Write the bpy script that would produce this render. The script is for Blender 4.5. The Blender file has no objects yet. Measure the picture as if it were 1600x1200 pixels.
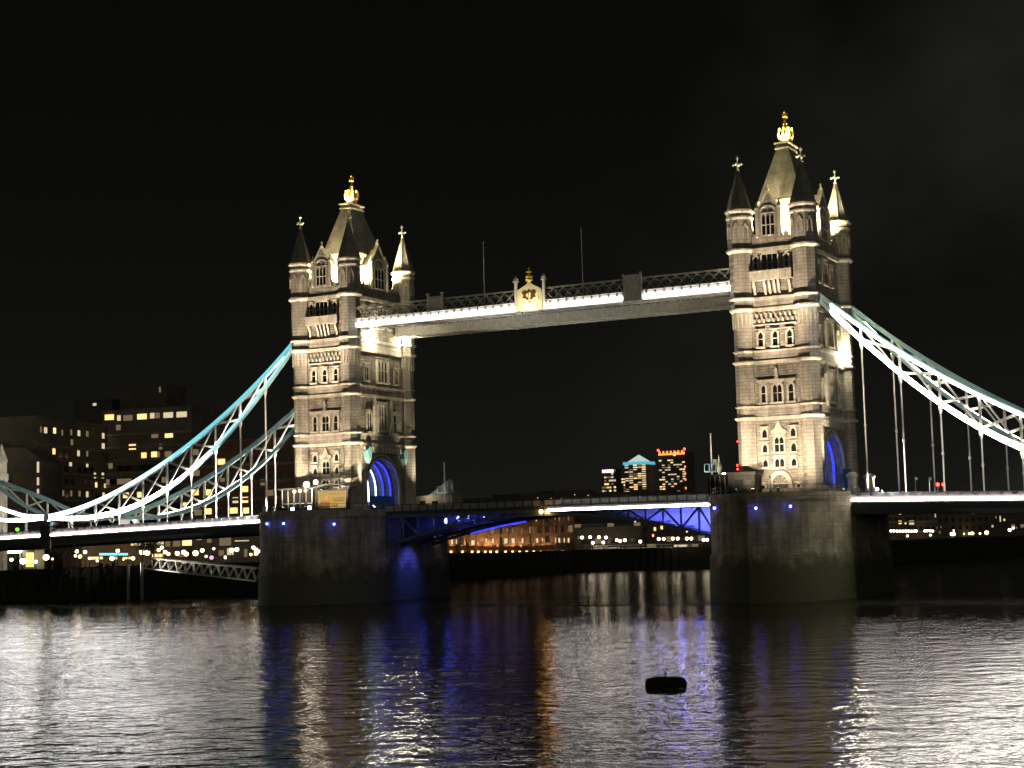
import bpy, bmesh, math, random
import numpy as np
from mathutils import Matrix, Vector
random.seed(7)
SC = bpy.context.scene
COL = SC.collection
# ------------------------------------------------------------------ camera
CAM = np.array([119.185, -248.797, 9.918])
YAW, PITCH, ROLL, FPX = -0.476408, 0.094672, -0.026594, 2559.52
def _axes():
    f = np.array([math.sin(YAW)*math.cos(PITCH), math.cos(YAW)*math.cos(PITCH), math.sin(PITCH)])
    r = np.array([math.cos(YAW), -math.sin(YAW), 0.0]); u = np.cross(r, f)
    c, s = math.cos(ROLL), math.sin(ROLL)
    return c*r+s*u, -s*r+c*u, f
AR, AU, AF = _axes()
cam = bpy.data.cameras.new("camera"); camo = bpy.data.objects.new("camera", cam); COL.objects.link(camo)
camo.matrix_world = Matrix(((AR[0], AU[0], -AF[0], CAM[0]), (AR[1], AU[1], -AF[1], CAM[1]), (AR[2], AU[2], -AF[2], CAM[2]), (0, 0, 0, 1)))
cam.sensor_width = 36; cam.lens = FPX/1600*36; cam.clip_start = 0.5; cam.clip_end = 20000
SC.camera = camo
# ------------------------------------------------------------------ night sky
W = bpy.data.worlds.new("World"); SC.world = W; W.use_nodes = True
nt = W.node_tree; bg = nt.nodes["Background"]
tc = nt.nodes.new("ShaderNodeTexCoord"); sep = nt.nodes.new("ShaderNodeSeparateXYZ"); nt.links.new(tc.outputs["Generated"], sep.inputs[0])
def wmath(op, a, b=None, clamp=False):
    n = nt.nodes.new("ShaderNodeMath"); n.operation = op; n.use_clamp = clamp
    for i, x in enumerate((a, b)):
        if x is None: continue
        if isinstance(x, (int, float)): n.inputs[i].default_value = x
        else: nt.links.new(x, n.inputs[i])
    return n.outputs[0]
alt = wmath('MAXIMUM', sep.outputs[2], 0.0)
horiz = wmath('POWER', wmath('SUBTRACT', 1.0, alt, True), 7.0)
rear_fill = wmath('MULTIPLY', wmath('MAXIMUM', wmath('ADD', wmath('MULTIPLY', sep.outputs[1], -.8), wmath('MULTIPLY', sep.outputs[0], .6)), 0.0), wmath('POWER', wmath('SUBTRACT', 1.0, alt, True), 4.0))
nz = nt.nodes.new("ShaderNodeTexNoise"); nz.inputs["Scale"].default_value = 5.0; nz.inputs["Detail"].default_value = 5
nt.links.new(tc.outputs["Generated"], nz.inputs["Vector"])
cside = wmath('MULTIPLY', wmath('ADD', wmath('MULTIPLY', sep.outputs[0], .89), wmath('MULTIPLY', sep.outputs[1], .46)), 3.2, True)
cl = wmath('MULTIPLY', wmath('MULTIPLY', wmath('MAXIMUM', wmath('SUBTRACT', nz.outputs["Fac"], 0.42), 0.0), 0.05), cside)
lum = wmath('ADD', wmath('ADD', wmath('MULTIPLY', horiz, 0.0072), 0.0022), cl)
lum = wmath('ADD', lum, wmath('MULTIPLY', rear_fill, 0.38))       # added fill: sky brightened behind the viewer to light pier and tower fronts
cm = nt.nodes.new("ShaderNodeMix"); cm.data_type = 'RGBA'; cm.blend_type = 'MULTIPLY'; cm.inputs[0].default_value = 1.0
cmb = nt.nodes.new("ShaderNodeCombineXYZ")
for i in range(3): nt.links.new(lum, cmb.inputs[i])
nt.links.new(cmb.outputs[0], cm.inputs[6]); cm.inputs[7].default_value = (1.0, 0.98, 0.82, 1)
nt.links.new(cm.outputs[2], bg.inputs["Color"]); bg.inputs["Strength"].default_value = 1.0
# ------------------------------------------------------------------ render look
SC.view_settings.view_transform = 'Standard'; SC.view_settings.look = 'None'
SC.view_settings.exposure = 0.0; SC.view_settings.gamma = 1.0
SC.cycles.use_denoising = True
SC.cycles.sample_clamp_indirect = 3.0; SC.cycles.sample_clamp_direct = 0.0
SC.cycles.max_bounces = 5; SC.cycles.diffuse_bounces = 2; SC.cycles.glossy_bounces = 3; SC.cycles.transmission_bounces = 2
SC.cycles.caustics_reflective = False; SC.cycles.caustics_refractive = False
# ------------------------------------------------------------------ pixel -> world helpers (photograph pixels, 1600 x 1200)
def ray(x, y): return AR*((x-800)/FPX) + AU*((600-y)/FPX) + AF
def at(x, y, Y):
    d = ray(x, y); t = (Y-CAM[1])/d[1]; return CAM+d*t
def atz(x, y, z):
    d = ray(x, y); t = (z-CAM[2])/d[2]; return CAM+d*t
# ------------------------------------------------------------------ mesh builder
class MB:
    def __init__(s): s.v = []; s.f = []
    def add(s, vs, fs):
        n = len(s.v); s.v += [tuple(map(float, p)) for p in vs]; s.f += [tuple(n+i for i in f) for f in fs]; return s
    def box(s, x0, x1, y0, y1, z0, z1):
        return s.add([(x0,y0,z0),(x1,y0,z0),(x1,y1,z0),(x0,y1,z0),(x0,y0,z1),(x1,y0,z1),(x1,y1,z1),(x0,y1,z1)],
                     [(0,3,2,1),(4,5,6,7),(0,1,5,4),(1,2,6,5),(2,3,7,6),(3,0,4,7)])
    def cbox(s, c, sx, sy, sz):
        return s.box(c[0]-sx/2, c[0]+sx/2, c[1]-sy/2, c[1]+sy/2, c[2]-sz/2, c[2]+sz/2)
    def bar(s, p, q, w, h, up=(0,0,1)):
        p = np.array(p, float); q = np.array(q, float); d = q-p; d /= np.linalg.norm(d); up = np.array(up, float)
        if abs(d@up) > 0.999: up = np.array((1.0, 0, 0))
        a = np.cross(d, up); a /= np.linalg.norm(a); b = np.cross(a, d)
        vs = [e+a*(i*w/2)+b*(j*h/2) for e in (p, q) for i, j in ((-1,-1),(1,-1),(1,1),(-1,1))]
        return s.add(vs, [(0,1,2,3),(7,6,5,4),(0,4,5,1),(1,5,6,2),(2,6,7,3),(3,7,4,0)])
    def ribbon(s, pts, w, h):                      # rectangular section swept along points in an XZ plane (w along Y, h up)
        n = len(pts); vs = []; fs = []
        for p in pts:
            vs += [(p[0],p[1]-w/2,p[2]-h/2),(p[0],p[1]+w/2,p[2]-h/2),(p[0],p[1]+w/2,p[2]+h/2),(p[0],p[1]-w/2,p[2]+h/2)]
        for i in range(n-1):
            a, b = 4*i, 4*i+4
            for k in range(4): fs.append((a+k, a+(k+1)%4, b+(k+1)%4, b+k))
        fs += [(3,2,1,0), (4*n-4,4*n-3,4*n-2,4*n-1)]
        return s.add(vs, fs)
    def tube(s, pts, r, n=8, r1=None):
        vs = []; fs = []; P = [np.array(p, float) for p in pts]; r1 = r if r1 is None else r1
        for i, p in enumerate(P):
            d = P[min(i+1, len(P)-1)]-P[max(i-1, 0)]; d /= np.linalg.norm(d)
            up = np.array((0,0,1.0)) if abs(d[2]) < .95 else np.array((1.0,0,0))
            a = np.cross(d, up); a /= np.linalg.norm(a); b = np.cross(a, d); rr = r+(r1-r)*i/max(1, len(P)-1)
            for k in range(n):
                t = 2*math.pi*k/n; vs.append(p+a*math.cos(t)*rr+b*math.sin(t)*rr)
        for i in range(len(P)-1):
            for k in range(n): fs.append((i*n+k, i*n+(k+1)%n, i*n+n+(k+1)%n, i*n+n+k))
        fs += [tuple(range(n))[::-1], tuple((len(P)-1)*n+k for k in range(n))]
        return s.add(vs, fs)
    def lathe(s, prof, cx, cy, n=8, rot=math.pi/8):
        vs = []; fs = []
        for r, z in prof:
            for k in range(n):
                t = rot+2*math.pi*k/n; vs.append((cx+r*math.cos(t), cy+r*math.sin(t), z))
        for i in range(len(prof)-1):
            for k in range(n): fs.append((i*n+k, i*n+(k+1)%n, i*n+n+(k+1)%n, i*n+n+k))
        fs += [tuple(range(n))[::-1], tuple((len(prof)-1)*n+k for k in range(n))]
        return s.add(vs, fs)
    def sphere(s, c, r, n=10, sz=1.0):
        prof = [(max(1e-3, r*math.sin(math.pi*i/6)), c[2]-r*sz*math.cos(math.pi*i/6)) for i in range(7)]
        return s.lathe(prof, c[0], c[1], n, 0)
    def prism(s, poly, o, u, v, nrm, d):           # polygon in plane (u,v) at o extruded along nrm by d
        o, u, v, nrm = [np.array(t, float) for t in (o, u, v, nrm)]
        n = len(poly); A = [o+u*a+v*b for a, b in poly]; B = [p+nrm*d for p in A]
        return s.add(A+B, [tuple(range(n))[::-1], tuple(range(n, 2*n))]+[(i, (i+1)%n, n+(i+1)%n, n+i) for i in range(n)])
    def build(s, name, m, parent=None, smooth=False, local=False):
        me = bpy.data.meshes.new(name)
        off = np.zeros(3) if (parent is None or local) else np.array(ROOT[parent.name])
        me.from_pydata([tuple(np.array(p)-off) for p in s.v], [], s.f)
        b = bmesh.new(); b.from_mesh(me); bmesh.ops.recalc_face_normals(b, faces=b.faces); b.to_mesh(me); b.free()
        if smooth:
            for p in me.polygons: p.use_smooth = True
        me.materials.append(m)
        o = bpy.data.objects.new(name, me); COL.objects.link(o)
        if parent is not None:
            o.parent = parent; ROOT[o.name] = ROOT[parent.name] if not local else (0, 0, 0)
        else: ROOT[o.name] = (0, 0, 0)
        return o
ROOT = {}
def tag(o, label=None, cat=None, group=None, kind=None):
    if label: o['label'] = label
    if cat: o['category'] = cat
    if group: o['group'] = group
    if kind: o['kind'] = kind
    return o
def thing(name, loc, label, cat, group=None, rz=0.0):
    o = bpy.data.objects.new(name, None); COL.objects.link(o); o.location = loc; o.rotation_euler.z = rz
    o.empty_display_size = 0.3; ROOT[o.name] = tuple(loc); return tag(o, label, cat, group)
def copy_tree(o, parent=None):
    c = o.copy(); COL.objects.link(c); c.parent = parent
    for ch in list(o.children): copy_tree(ch, c)
    return c
# ------------------------------------------------------------------ materials
def mat(name, col, rough=0.7, metal=0.0, noise=0.0, nscale=1.0, bump=0.0, bscale=3.0, brick=None, spec=0.5, streak=0.0):
    m = bpy.data.materials.new(name); m.use_nodes = True; t = m.node_tree; p = t.nodes["Principled BSDF"]
    p.inputs["Roughness"].default_value = rough; p.inputs["Metallic"].default_value = metal
    p.inputs["Specular IOR Level"].default_value = spec
    c4 = (*col, 1); p.inputs["Base Color"].default_value = c4
    g = t.nodes.new("ShaderNodeNewGeometry"); src = None; hgt = None
    if noise:
        n = t.nodes.new("ShaderNodeTexNoise"); n.inputs["Scale"].default_value = nscale; n.inputs["Detail"].default_value = 6
        t.links.new(g.outputs["Position"], n.inputs["Vector"])
        r = t.nodes.new("ShaderNodeMapRange"); r.inputs[1].default_value = .3; r.inputs[2].default_value = .7
        r.inputs[3].default_value = 1-noise; r.inputs[4].default_value = 1+noise; t.links.new(n.outputs["Fac"], r.inputs[0])
        mx = t.nodes.new("ShaderNodeVectorMath"); mx.operation = 'SCALE'; mx.inputs[0].default_value = col
        t.links.new(r.outputs[0], mx.inputs["Scale"]); src = mx.outputs[0]
    if streak:
        mp = t.nodes.new("ShaderNodeMapping"); mp.inputs["Scale"].default_value = (1.1,1.1,.13); t.links.new(g.outputs["Position"], mp.inputs[0])
        n3 = t.nodes.new("ShaderNodeTexNoise"); n3.inputs["Scale"].default_value = 1.0; n3.inputs["Detail"].default_value = 5; t.links.new(mp.outputs[0], n3.inputs["Vector"])
        r3 = t.nodes.new("ShaderNodeMapRange"); r3.inputs[1].default_value = .35; r3.inputs[2].default_value = .6; r3.inputs[3].default_value = 1-streak; r3.inputs[4].default_value = 1.05; t.links.new(n3.outputs["Fac"], r3.inputs[0])
        m3 = t.nodes.new("ShaderNodeVectorMath"); m3.operation = 'SCALE'; m3.inputs[0].default_value = col
        if src is not None: t.links.new(src, m3.inputs[0])
        t.links.new(r3.outputs[0], m3.inputs["Scale"]); src = m3.outputs[0]
    if brick:
        bw, bh, depth, contrast = brick
        sp = t.nodes.new("ShaderNodeSeparateXYZ"); t.links.new(g.outputs["Position"], sp.inputs[0])
        ad = t.nodes.new("ShaderNodeMath"); ad.operation = 'ADD'; t.links.new(sp.outputs[0], ad.inputs[0]); t.links.new(sp.outputs[1], ad.inputs[1])
        cb = t.nodes.new("ShaderNodeCombineXYZ"); t.links.new(ad.outputs[0], cb.inputs[0]); t.links.new(sp.outputs[2], cb.inputs[1])
        bt = t.nodes.new("ShaderNodeTexBrick"); bt.inputs["Scale"].default_value = 1.0
        bt.inputs["Brick Width"].default_value = bw; bt.inputs["Row Height"].default_value = bh
        bt.inputs["Mortar Size"].default_value = min(.06, bh*.09); bt.inputs["Mortar Smooth"].default_value = .3
        bt.inputs["Color1"].default_value = (1+contrast,)*3+(1,); bt.inputs["Color2"].default_value = (1-contrast,)*3+(1,); bt.inputs["Mortar"].default_value = (.8 if bh > .7 else .6,)*3+(1,)
        t.links.new(cb.outputs[0], bt.inputs["Vector"])
        mm = t.nodes.new("ShaderNodeVectorMath"); mm.operation = 'MULTIPLY'
        if src is None: mm.inputs[0].default_value = col
        else: t.links.new(src, mm.inputs[0])
        t.links.new(bt.outputs["Color"], mm.inputs[1]); src = mm.outputs[0]
        if depth:
            bb = t.nodes.new("ShaderNodeBump"); bb.invert = True; bb.inputs["Distance"].default_value = depth; bb.inputs["Strength"].default_value = 1
            t.links.new(bt.outputs["Fac"], bb.inputs["Height"]); hgt = bb.outputs[0]
    if bump:
        n2 = t.nodes.new("ShaderNodeTexNoise"); n2.inputs["Scale"].default_value = bscale; n2.inputs["Detail"].default_value = 4
        t.links.new(g.outputs["Position"], n2.inputs["Vector"])
        b2 = t.nodes.new("ShaderNodeBump"); b2.inputs["Distance"].default_value = bump; b2.inputs["Strength"].default_value = 1
        t.links.new(n2.outputs["Fac"], b2.inputs["Height"])
        if hgt is not None: t.links.new(hgt, b2.inputs["Normal"])
        hgt = b2.outputs[0]
    if src is not None: t.links.new(src, p.inputs["Base Color"])
    if hgt is not None: t.links.new(hgt, p.inputs["Normal"])
    return m
def emis(name, col, strength):
    m = bpy.data.materials.new(name); m.use_nodes = True; t = m.node_tree
    t.nodes.remove(t.nodes["Principled BSDF"]); e = t.nodes.new("ShaderNodeEmission")
    e.inputs[0].default_value = (*col, 1); e.inputs[1].default_value = strength
    t.links.new(e.outputs[0], t.nodes["Material Output"].inputs[0]); return m
def led_ramp(name, x0, c0, s0, x1, c1, s1):        # lamp strip with viewing-angle tint shift and steel wash put into its emission
    m = emis(name, c0, s0); t = m.node_tree; e = t.nodes["Emission"]
    g = t.nodes.new("ShaderNodeNewGeometry"); sp = t.nodes.new("ShaderNodeSeparateXYZ"); t.links.new(g.outputs["Position"], sp.inputs[0])
    r = t.nodes.new("ShaderNodeMapRange"); r.inputs[1].default_value = x0; r.inputs[2].default_value = x1; t.links.new(sp.outputs[0], r.inputs[0])
    mx = t.nodes.new("ShaderNodeMix"); mx.data_type = 'RGBA'; t.links.new(r.outputs[0], mx.inputs[0])
    mx.inputs[6].default_value = (*[c*s0 for c in c0], 1); mx.inputs[7].default_value = (*[c*s1 for c in c1], 1)
    t.links.new(mx.outputs[2], e.inputs[0]); e.inputs[1].default_value = 1.0; return m
M = {}
M['ashlar'] = mat('ashlar_stone', (.38,.35,.30), .85, noise=.2, nscale=.6, bump=.02, bscale=5, brick=(1.4,.55,.02,.06), streak=.28)
M['rubble'] = mat('rock_faced_stone', (.33,.30,.255), .9, noise=.25, nscale=.8, bump=.10, bscale=4, brick=(.95,.42,.10,.16), streak=.3)
M['dress'] = mat('dressed_stone', (.56,.52,.44), .8, noise=.2, nscale=1.2, bump=.015, bscale=6, streak=.25)
M['finial'] = mat('pale_finial_stone', (.78,.75,.66), .6)
M['glass'] = mat('dark_glass', (.012,.013,.015), .12)
M['slate'] = mat('slate_roof', (.36,.355,.32), .55, noise=.3, nscale=.7, brick=(.6,.35,.015,.1))
M['spire'] = mat('spire_stone', (.30,.28,.23), .8, noise=.2, nscale=1.5, brick=(.9,.45,.03,.06))
M['gold'] = mat('gilded_metal', (.95,.60,.14), .5, metal=.1)
M['iron'] = mat('painted_dark_iron', (.05,.058,.06), .5, noise=.2, nscale=3)
M['steelblue'] = mat('pale_blue_painted_steel', (.36,.58,.62), .45, noise=.12, nscale=1.5)
M['steelwhite'] = mat('white_painted_steel', (.80,.79,.74), .5, noise=.1, nscale=2)
M['steelgrey'] = mat('grey_green_painted_steel', (.34,.345,.31), .55, noise=.2, nscale=1.5)
M['steelteal'] = mat('blue_painted_girder', (.12,.17,.22), .5, noise=.2, nscale=1.5)
M['deck'] = mat('asphalt', (.05,.05,.05), .9, noise=.2, nscale=2)
M['black'] = mat('black_metal', (.015,.015,.016), .5)
M['timber'] = mat('tarred_timber', (.03,.026,.02), .85, noise=.3, nscale=2, bump=.03)
M['hoard'] = mat('blue_sheeting', (.02,.12,.42), .55, noise=.2, nscale=1.2, bump=.05, bscale=1.5)
M['render'] = mat('pale_render', (.42,.38,.30), .8, noise=.15, nscale=.7)
M['concrete'] = mat('brown_concrete', (.19,.165,.125), .9, noise=.25, nscale=.25)
M['concrete2'] = mat('dark_brown_concrete', (.13,.105,.085), .9, noise=.25, nscale=.3)
M['brick'] = mat('brown_brick', (.24,.13,.07), .9, noise=.25, nscale=.5, brick=(.5,.2,.01,.12))
M['darkwin'] = mat('unlit_window_glass', (.02,.02,.022), .2)
M['bark'] = mat('bark', (.05,.04,.03), .9, bump=.03)
M['cabin'] = mat('dark_stone', (.022,.021,.019), .9, noise=.3, nscale=1.5)  # one even dark tone for the cabin and shed walls
M['panel'] = mat('grey_pink_parapet_paint', (.26,.225,.215), .6, noise=.15, nscale=1)
M['band'] = mat('pale_concrete_band', (.27,.24,.19), .9, noise=.2, nscale=.4)
M['leaf'] = mat('leaves', (.05,.08,.025), .7, noise=.4, nscale=1.5)
M['rubber'] = mat('weathered_black_rubber', (.012,.011,.011), .75, noise=.3, nscale=4, bump=.02)
M['shop'] = mat('shopfront_wall', (.30,.22,.14), .8, noise=.2, nscale=.8)
# pier granite with weed below the high tide line
def pier_mat():
    m = mat('pier_granite', (.40,.345,.225), .9, noise=.35, nscale=.3, bump=.05, bscale=3, brick=(1.9,.75,.06,.12), streak=.4); t = m.node_tree
    p = t.nodes["Principled BSDF"]; src = p.inputs["Base Color"].links[0].from_socket
    g = t.nodes.new("ShaderNodeNewGeometry"); sp = t.nodes.new("ShaderNodeSeparateXYZ"); t.links.new(g.outputs["Position"], sp.inputs[0])
    n = t.nodes.new("ShaderNodeTexNoise"); n.inputs["Scale"].default_value = .5; n.inputs["Detail"].default_value = 5; t.links.new(g.outputs["Position"], n.inputs["Vector"])
    a = t.nodes.new("ShaderNodeMath"); a.operation = 'MULTIPLY_ADD'; a.inputs[1].default_value = 6.0; t.links.new(n.outputs["Fac"], a.inputs[0]); t.links.new(sp.outputs[2], a.inputs[2])
    r = t.nodes.new("ShaderNodeMapRange"); r.inputs[1].default_value = 8.0; r.inputs[2].default_value = 10.5; t.links.new(a.outputs[0], r.inputs[0])
    mx = t.nodes.new("ShaderNodeMix"); mx.data_type = 'RGBA'; t.links.new(r.outputs[0], mx.inputs[0]); mx.inputs[6].default_value = (.11,.115,.055,1); t.links.new(src, mx.inputs[7])
    t.links.new(mx.outputs[2], p.inputs["Base Color"]); return m
M['pier'] = pier_mat()
# river water: dull brown, rough with ripples upstream of the piers, calmer in their lee
def water_mat():
    m = bpy.data.materials.new('river_water'); m.use_nodes = True; t = m.node_tree; p = t.nodes["Principled BSDF"]
    p.inputs["Base Color"].default_value = (.018,.016,.010,1); p.inputs["IOR"].default_value = 1.33
    g = t.nodes.new("ShaderNodeNewGeometry"); sp = t.nodes.new("ShaderNodeSeparateXYZ"); t.links.new(g.outputs["Position"], sp.inputs[0])
    def dot(v):
        d = t.nodes.new("ShaderNodeVectorMath"); d.operation = 'DOT_PRODUCT'; d.inputs[1].default_value = v; t.links.new(g.outputs["Position"], d.inputs[0]); return d.outputs["Value"]
    wc = t.nodes.new("ShaderNodeCombineXYZ"); t.links.new(dot((.90,.43,0)), wc.inputs[0]); t.links.new(dot((-.43,.90,0)), wc.inputs[1])   # wave crests lie across the wind
    def noise(sx, sy, scale, det, off=0):
        mp = t.nodes.new("ShaderNodeMapping"); mp.inputs["Scale"].default_value = (sx, sy, 1); mp.inputs["Location"].default_value = (off, off, 0)
        t.links.new(wc.outputs[0], mp.inputs[0]); n = t.nodes.new("ShaderNodeTexNoise"); n.inputs["Scale"].default_value = scale; n.inputs["Detail"].default_value = det
        n.inputs["Roughness"].default_value = .5; t.links.new(mp.outputs[0], n.inputs["Vector"]); return n.outputs["Fac"]
    def mth(op, a, b, c=None):
        n = t.nodes.new("ShaderNodeMath"); n.operation = op
        for i, x in enumerate((a, b, c)):
            if x is None: continue
            if isinstance(x, (int, float)): n.inputs[i].default_value = x
            else: t.links.new(x, n.inputs[i])
        return n.outputs[0]
    big = noise(.7, 1, .22, 2); mid = noise(.75, 1.0, 1.25, 3, 7.3); fine = noise(.8, 1, 3.5, 2, 3.1)
    edge = mth('ADD', sp.outputs[1], mth('MULTIPLY_ADD', big, 9.0, -4.5))
    edge = mth('ADD', edge, mth('MULTIPLY', sp.outputs[0], .04))
    rz = t.nodes.new("ShaderNodeMapRange"); rz.interpolation_type = 'SMOOTHSTEP'; rz.inputs[1].default_value = -33; rz.inputs[2].default_value = -25; rz.inputs[3].default_value = 1; rz.inputs[4].default_value = 0
    t.links.new(edge, rz.inputs[0]); rough = rz.outputs[0]
    mid2 = noise(.7, 1.0, .52, 2, 1.7)
    h = mth('ADD', mth('ADD', mth('MULTIPLY', big, .60), mth('MULTIPLY', mid2, .50)), mth('ADD', mth('MULTIPLY', mid, .27), mth('MULTIPLY', fine, .05)))
    calm = mth('SUBTRACT', 1.0, rough); swell = noise(.6, 1, .055, 2, 9.1)
    h = mth('ADD', mth('MULTIPLY', h, mth('MULTIPLY_ADD', rough, .55, .45)), mth('MULTIPLY', mth('MULTIPLY', swell, calm), 3.2))
    b = t.nodes.new("ShaderNodeBump"); b.inputs["Strength"].default_value = 1.0; t.links.new(h, b.inputs["Height"])
    t.links.new(mth('MULTIPLY', mth('MULTIPLY_ADD', rough, WAVE-.2, .2), mth('MULTIPLY_ADD', noise(.35, 1, .045, 2, 5.5), 1.0, .5)), b.inputs["Distance"]); t.links.new(b.outputs[0], p.inputs["Normal"])
    t.links.new(mth('MULTIPLY_ADD', rough, -.12, .20), p.inputs["Roughness"]); return m
WAVE = 0.22
M['water'] = water_mat()
WARM = (1.0, .80, .56)
E_ = dict(bulb=emis('bulkhead_bulb', (1.0,.87,.62), 600), kiosk=emis('kiosk_globe_lamp', (1.0,.87,.68), 40),
    white=emis('white_led_lamp', (1.0,.90,.90), 12), deckled=emis('deck_led_strip', (1.0,.90,.87), 24), walkled=emis('walkway_led_strip', (1.0,.95,.92), 20),
    lamp=emis('warm_white_lamp', (1.0,.86,.62), 140), flood=emis('floodlight_lens', (1.0,.84,.6), 8), blue=emis('blue_lamp', (.08,.10,1.0), 24), bluewhite=emis('blue_white_lamp', (.5,.6,1.0), 12),
    ribblue=emis('blue_arch_lamp', (.02,.03,1.0), 3.0), ribwhite=emis('pale_arch_lamp', (.45,.62,1.0), 5), tubeblue=emis('blue_tube_lamp', (.03,.04,1.0), 2.2),
    amber=emis('amber_lamp', (1.0,.45,.08), 20), red=emis('red_lamp', (1.0,.05,.03), 8), win=emis('lit_window_warm', (1.0,.62,.22), 1.6), win2=emis('lit_window_pale', (1.0,.82,.52), .75), win3=emis('lit_window_dim', (1.0,.72,.42), .18),
    globe=emis('street_globe_lamp', (1.0,.85,.58), 6), globeo=emis('orange_street_lamp', (1.0,.62,.26), 6), cyan=emis('cyan_sign_light', (.2,.85,1.0), 1.6), magenta=emis('magenta_lamp', (.9,.1,.8), 6), green=emis('green_lamp', (.3,.9,.1), 1.2),
    poster=emis('lit_poster', (1.0,.66,.2), .55), pyr=emis('blue_lit_roof', (.12,.60,.80), .8), pyrw=emis('pale_lit_roof', (.75,.9,.85), .7), topred=emis('orange_crown_light', (1.0,.30,.06), 1.8), whitesign=emis('white_rooftop_light', (1.0,.75,.7), 2.2),
    shopwin=emis('lit_shopfront', (1.0,.66,.30), 1.7))
# ------------------------------------------------------------------ lamps
def lamp(kind, name, loc, target, energy, col, parent=None, size=60, blend=.6, rad=.15):
    l = bpy.data.lights.new(name, kind); l.energy = energy; l.color = col; l.shadow_soft_size = rad
    if kind == 'SPOT': l.spot_size = math.radians(size); l.spot_blend = blend
    o = bpy.data.objects.new(name, l); COL.objects.link(o)
    if target is not None:
        o.rotation_euler = (Vector(target)-Vector(loc)).to_track_quat('-Z', 'Y').to_euler()
    off = Vector(ROOT[parent.name]) if parent is not None else Vector((0,0,0))
    o.location = Vector(loc)-off; o.parent = parent; return o
def floodlight(loc, target, energy, label, size=60, col=WARM, blend=.6, group='floodlights on the bridge', sc=1.0, lens='flood'):
    r = thing('floodlight', loc, label, 'floodlight', group)
    L = Vector(loc); d = (Vector(target)-L).normalized(); c = L+Vector((0,0,.45*sc))
    MB().box(L.x-.25*sc,L.x+.25*sc,L.y-.25*sc,L.y+.25*sc,L.z,L.z+.08*sc).box(L.x-.04*sc,L.x+.04*sc,L.y-.04*sc,L.y+.04*sc,L.z+.08*sc,L.z+.4*sc).build('bracket', M['black'], r)
    MB().tube([c-d*.25*sc, c+d*.1*sc], .16*sc, 8, .28*sc).build('housing', M['black'], r)
    MB().tube([c+d*.101*sc, c+d*.13*sc], .25*sc, 8).build('lens', E_[lens], r)
    lamp('SPOT', 'flood_lamp', c+d*.2*sc, Vector(target), energy, col, r, size, blend, .12); return r

# ================================================================== SETTING: water, ground
ZW = 0.0
w = MB().add([(-9000,-900,ZW),(9000,-900,ZW),(9000,9000,ZW),(-9000,9000,ZW)], [(0,1,2,3)]).build('river_water', M['water']); tag(w, kind='structure', label='dark rippled river water streaked with bridge lights', cat='water')
M['mud'] = mat('bank_ground', (.06,.052,.04), .9, noise=.3, nscale=.2)
quay = [(-400,-120),(-166,-14),(-121,3),(-90,34),(-98,139),(-90,193),(-55,208),(-5,235),(40,420),(200,900),(700,1500)]
top = [(x,y,6.0) for x,y in quay]; bot = [(x,y,-2.0) for x,y in quay]
g = MB(); n = len(quay)
far = [(9000,1500,6.0),(9000,9500,6.0),(-9000,9500,6.0),(-9000,-120,6.0)]
g.add(top+far, [tuple(range(n+4))]).build('ground', M['mud'])
tag(bpy.data.objects['ground'], kind='structure', label='dark ground of the far river banks', cat='ground')
qm = MB()
for i in range(n-1): qm.add([bot[i],bot[i+1],(*quay[i+1],6.3),(*quay[i],6.3)], [(0,1,2,3)])
qm2 = MB()
for i in range(n-1):
    a = np.array((*quay[i],0.)); b = np.array((*quay[i+1],0.)); L = np.linalg.norm(b-a); d = (b-a)/L; nn = np.array((d[1],-d[0],0))
    o = a-d*.0
    qm2.add([a+nn*0+np.array((0,0,-2)), b+np.array((0,0,-2)), b+np.array((0,0,6.4)), a+np.array((0,0,6.4)), a-nn*.9+np.array((0,0,-2)), b-nn*.9+np.array((0,0,-2)), b-nn*.9+np.array((0,0,6.4)), a-nn*.9+np.array((0,0,6.4))],
            [(0,1,2,3),(7,6,5,4),(3,2,6,7),(0,3,7,4),(1,5,6,2),(0,4,5,1)])
    for k in range(int(min(L, 140)/2.2)):
        q = a+d*(k*2.2+.6)+nn*.15; qm2.cbox((q[0],q[1],2.2), .35, .35, 8.2)
t = tag(qm2.build('quay_wall', M['timber']), 'dark timber-faced quay wall along the far bank', 'quay wall')

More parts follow.
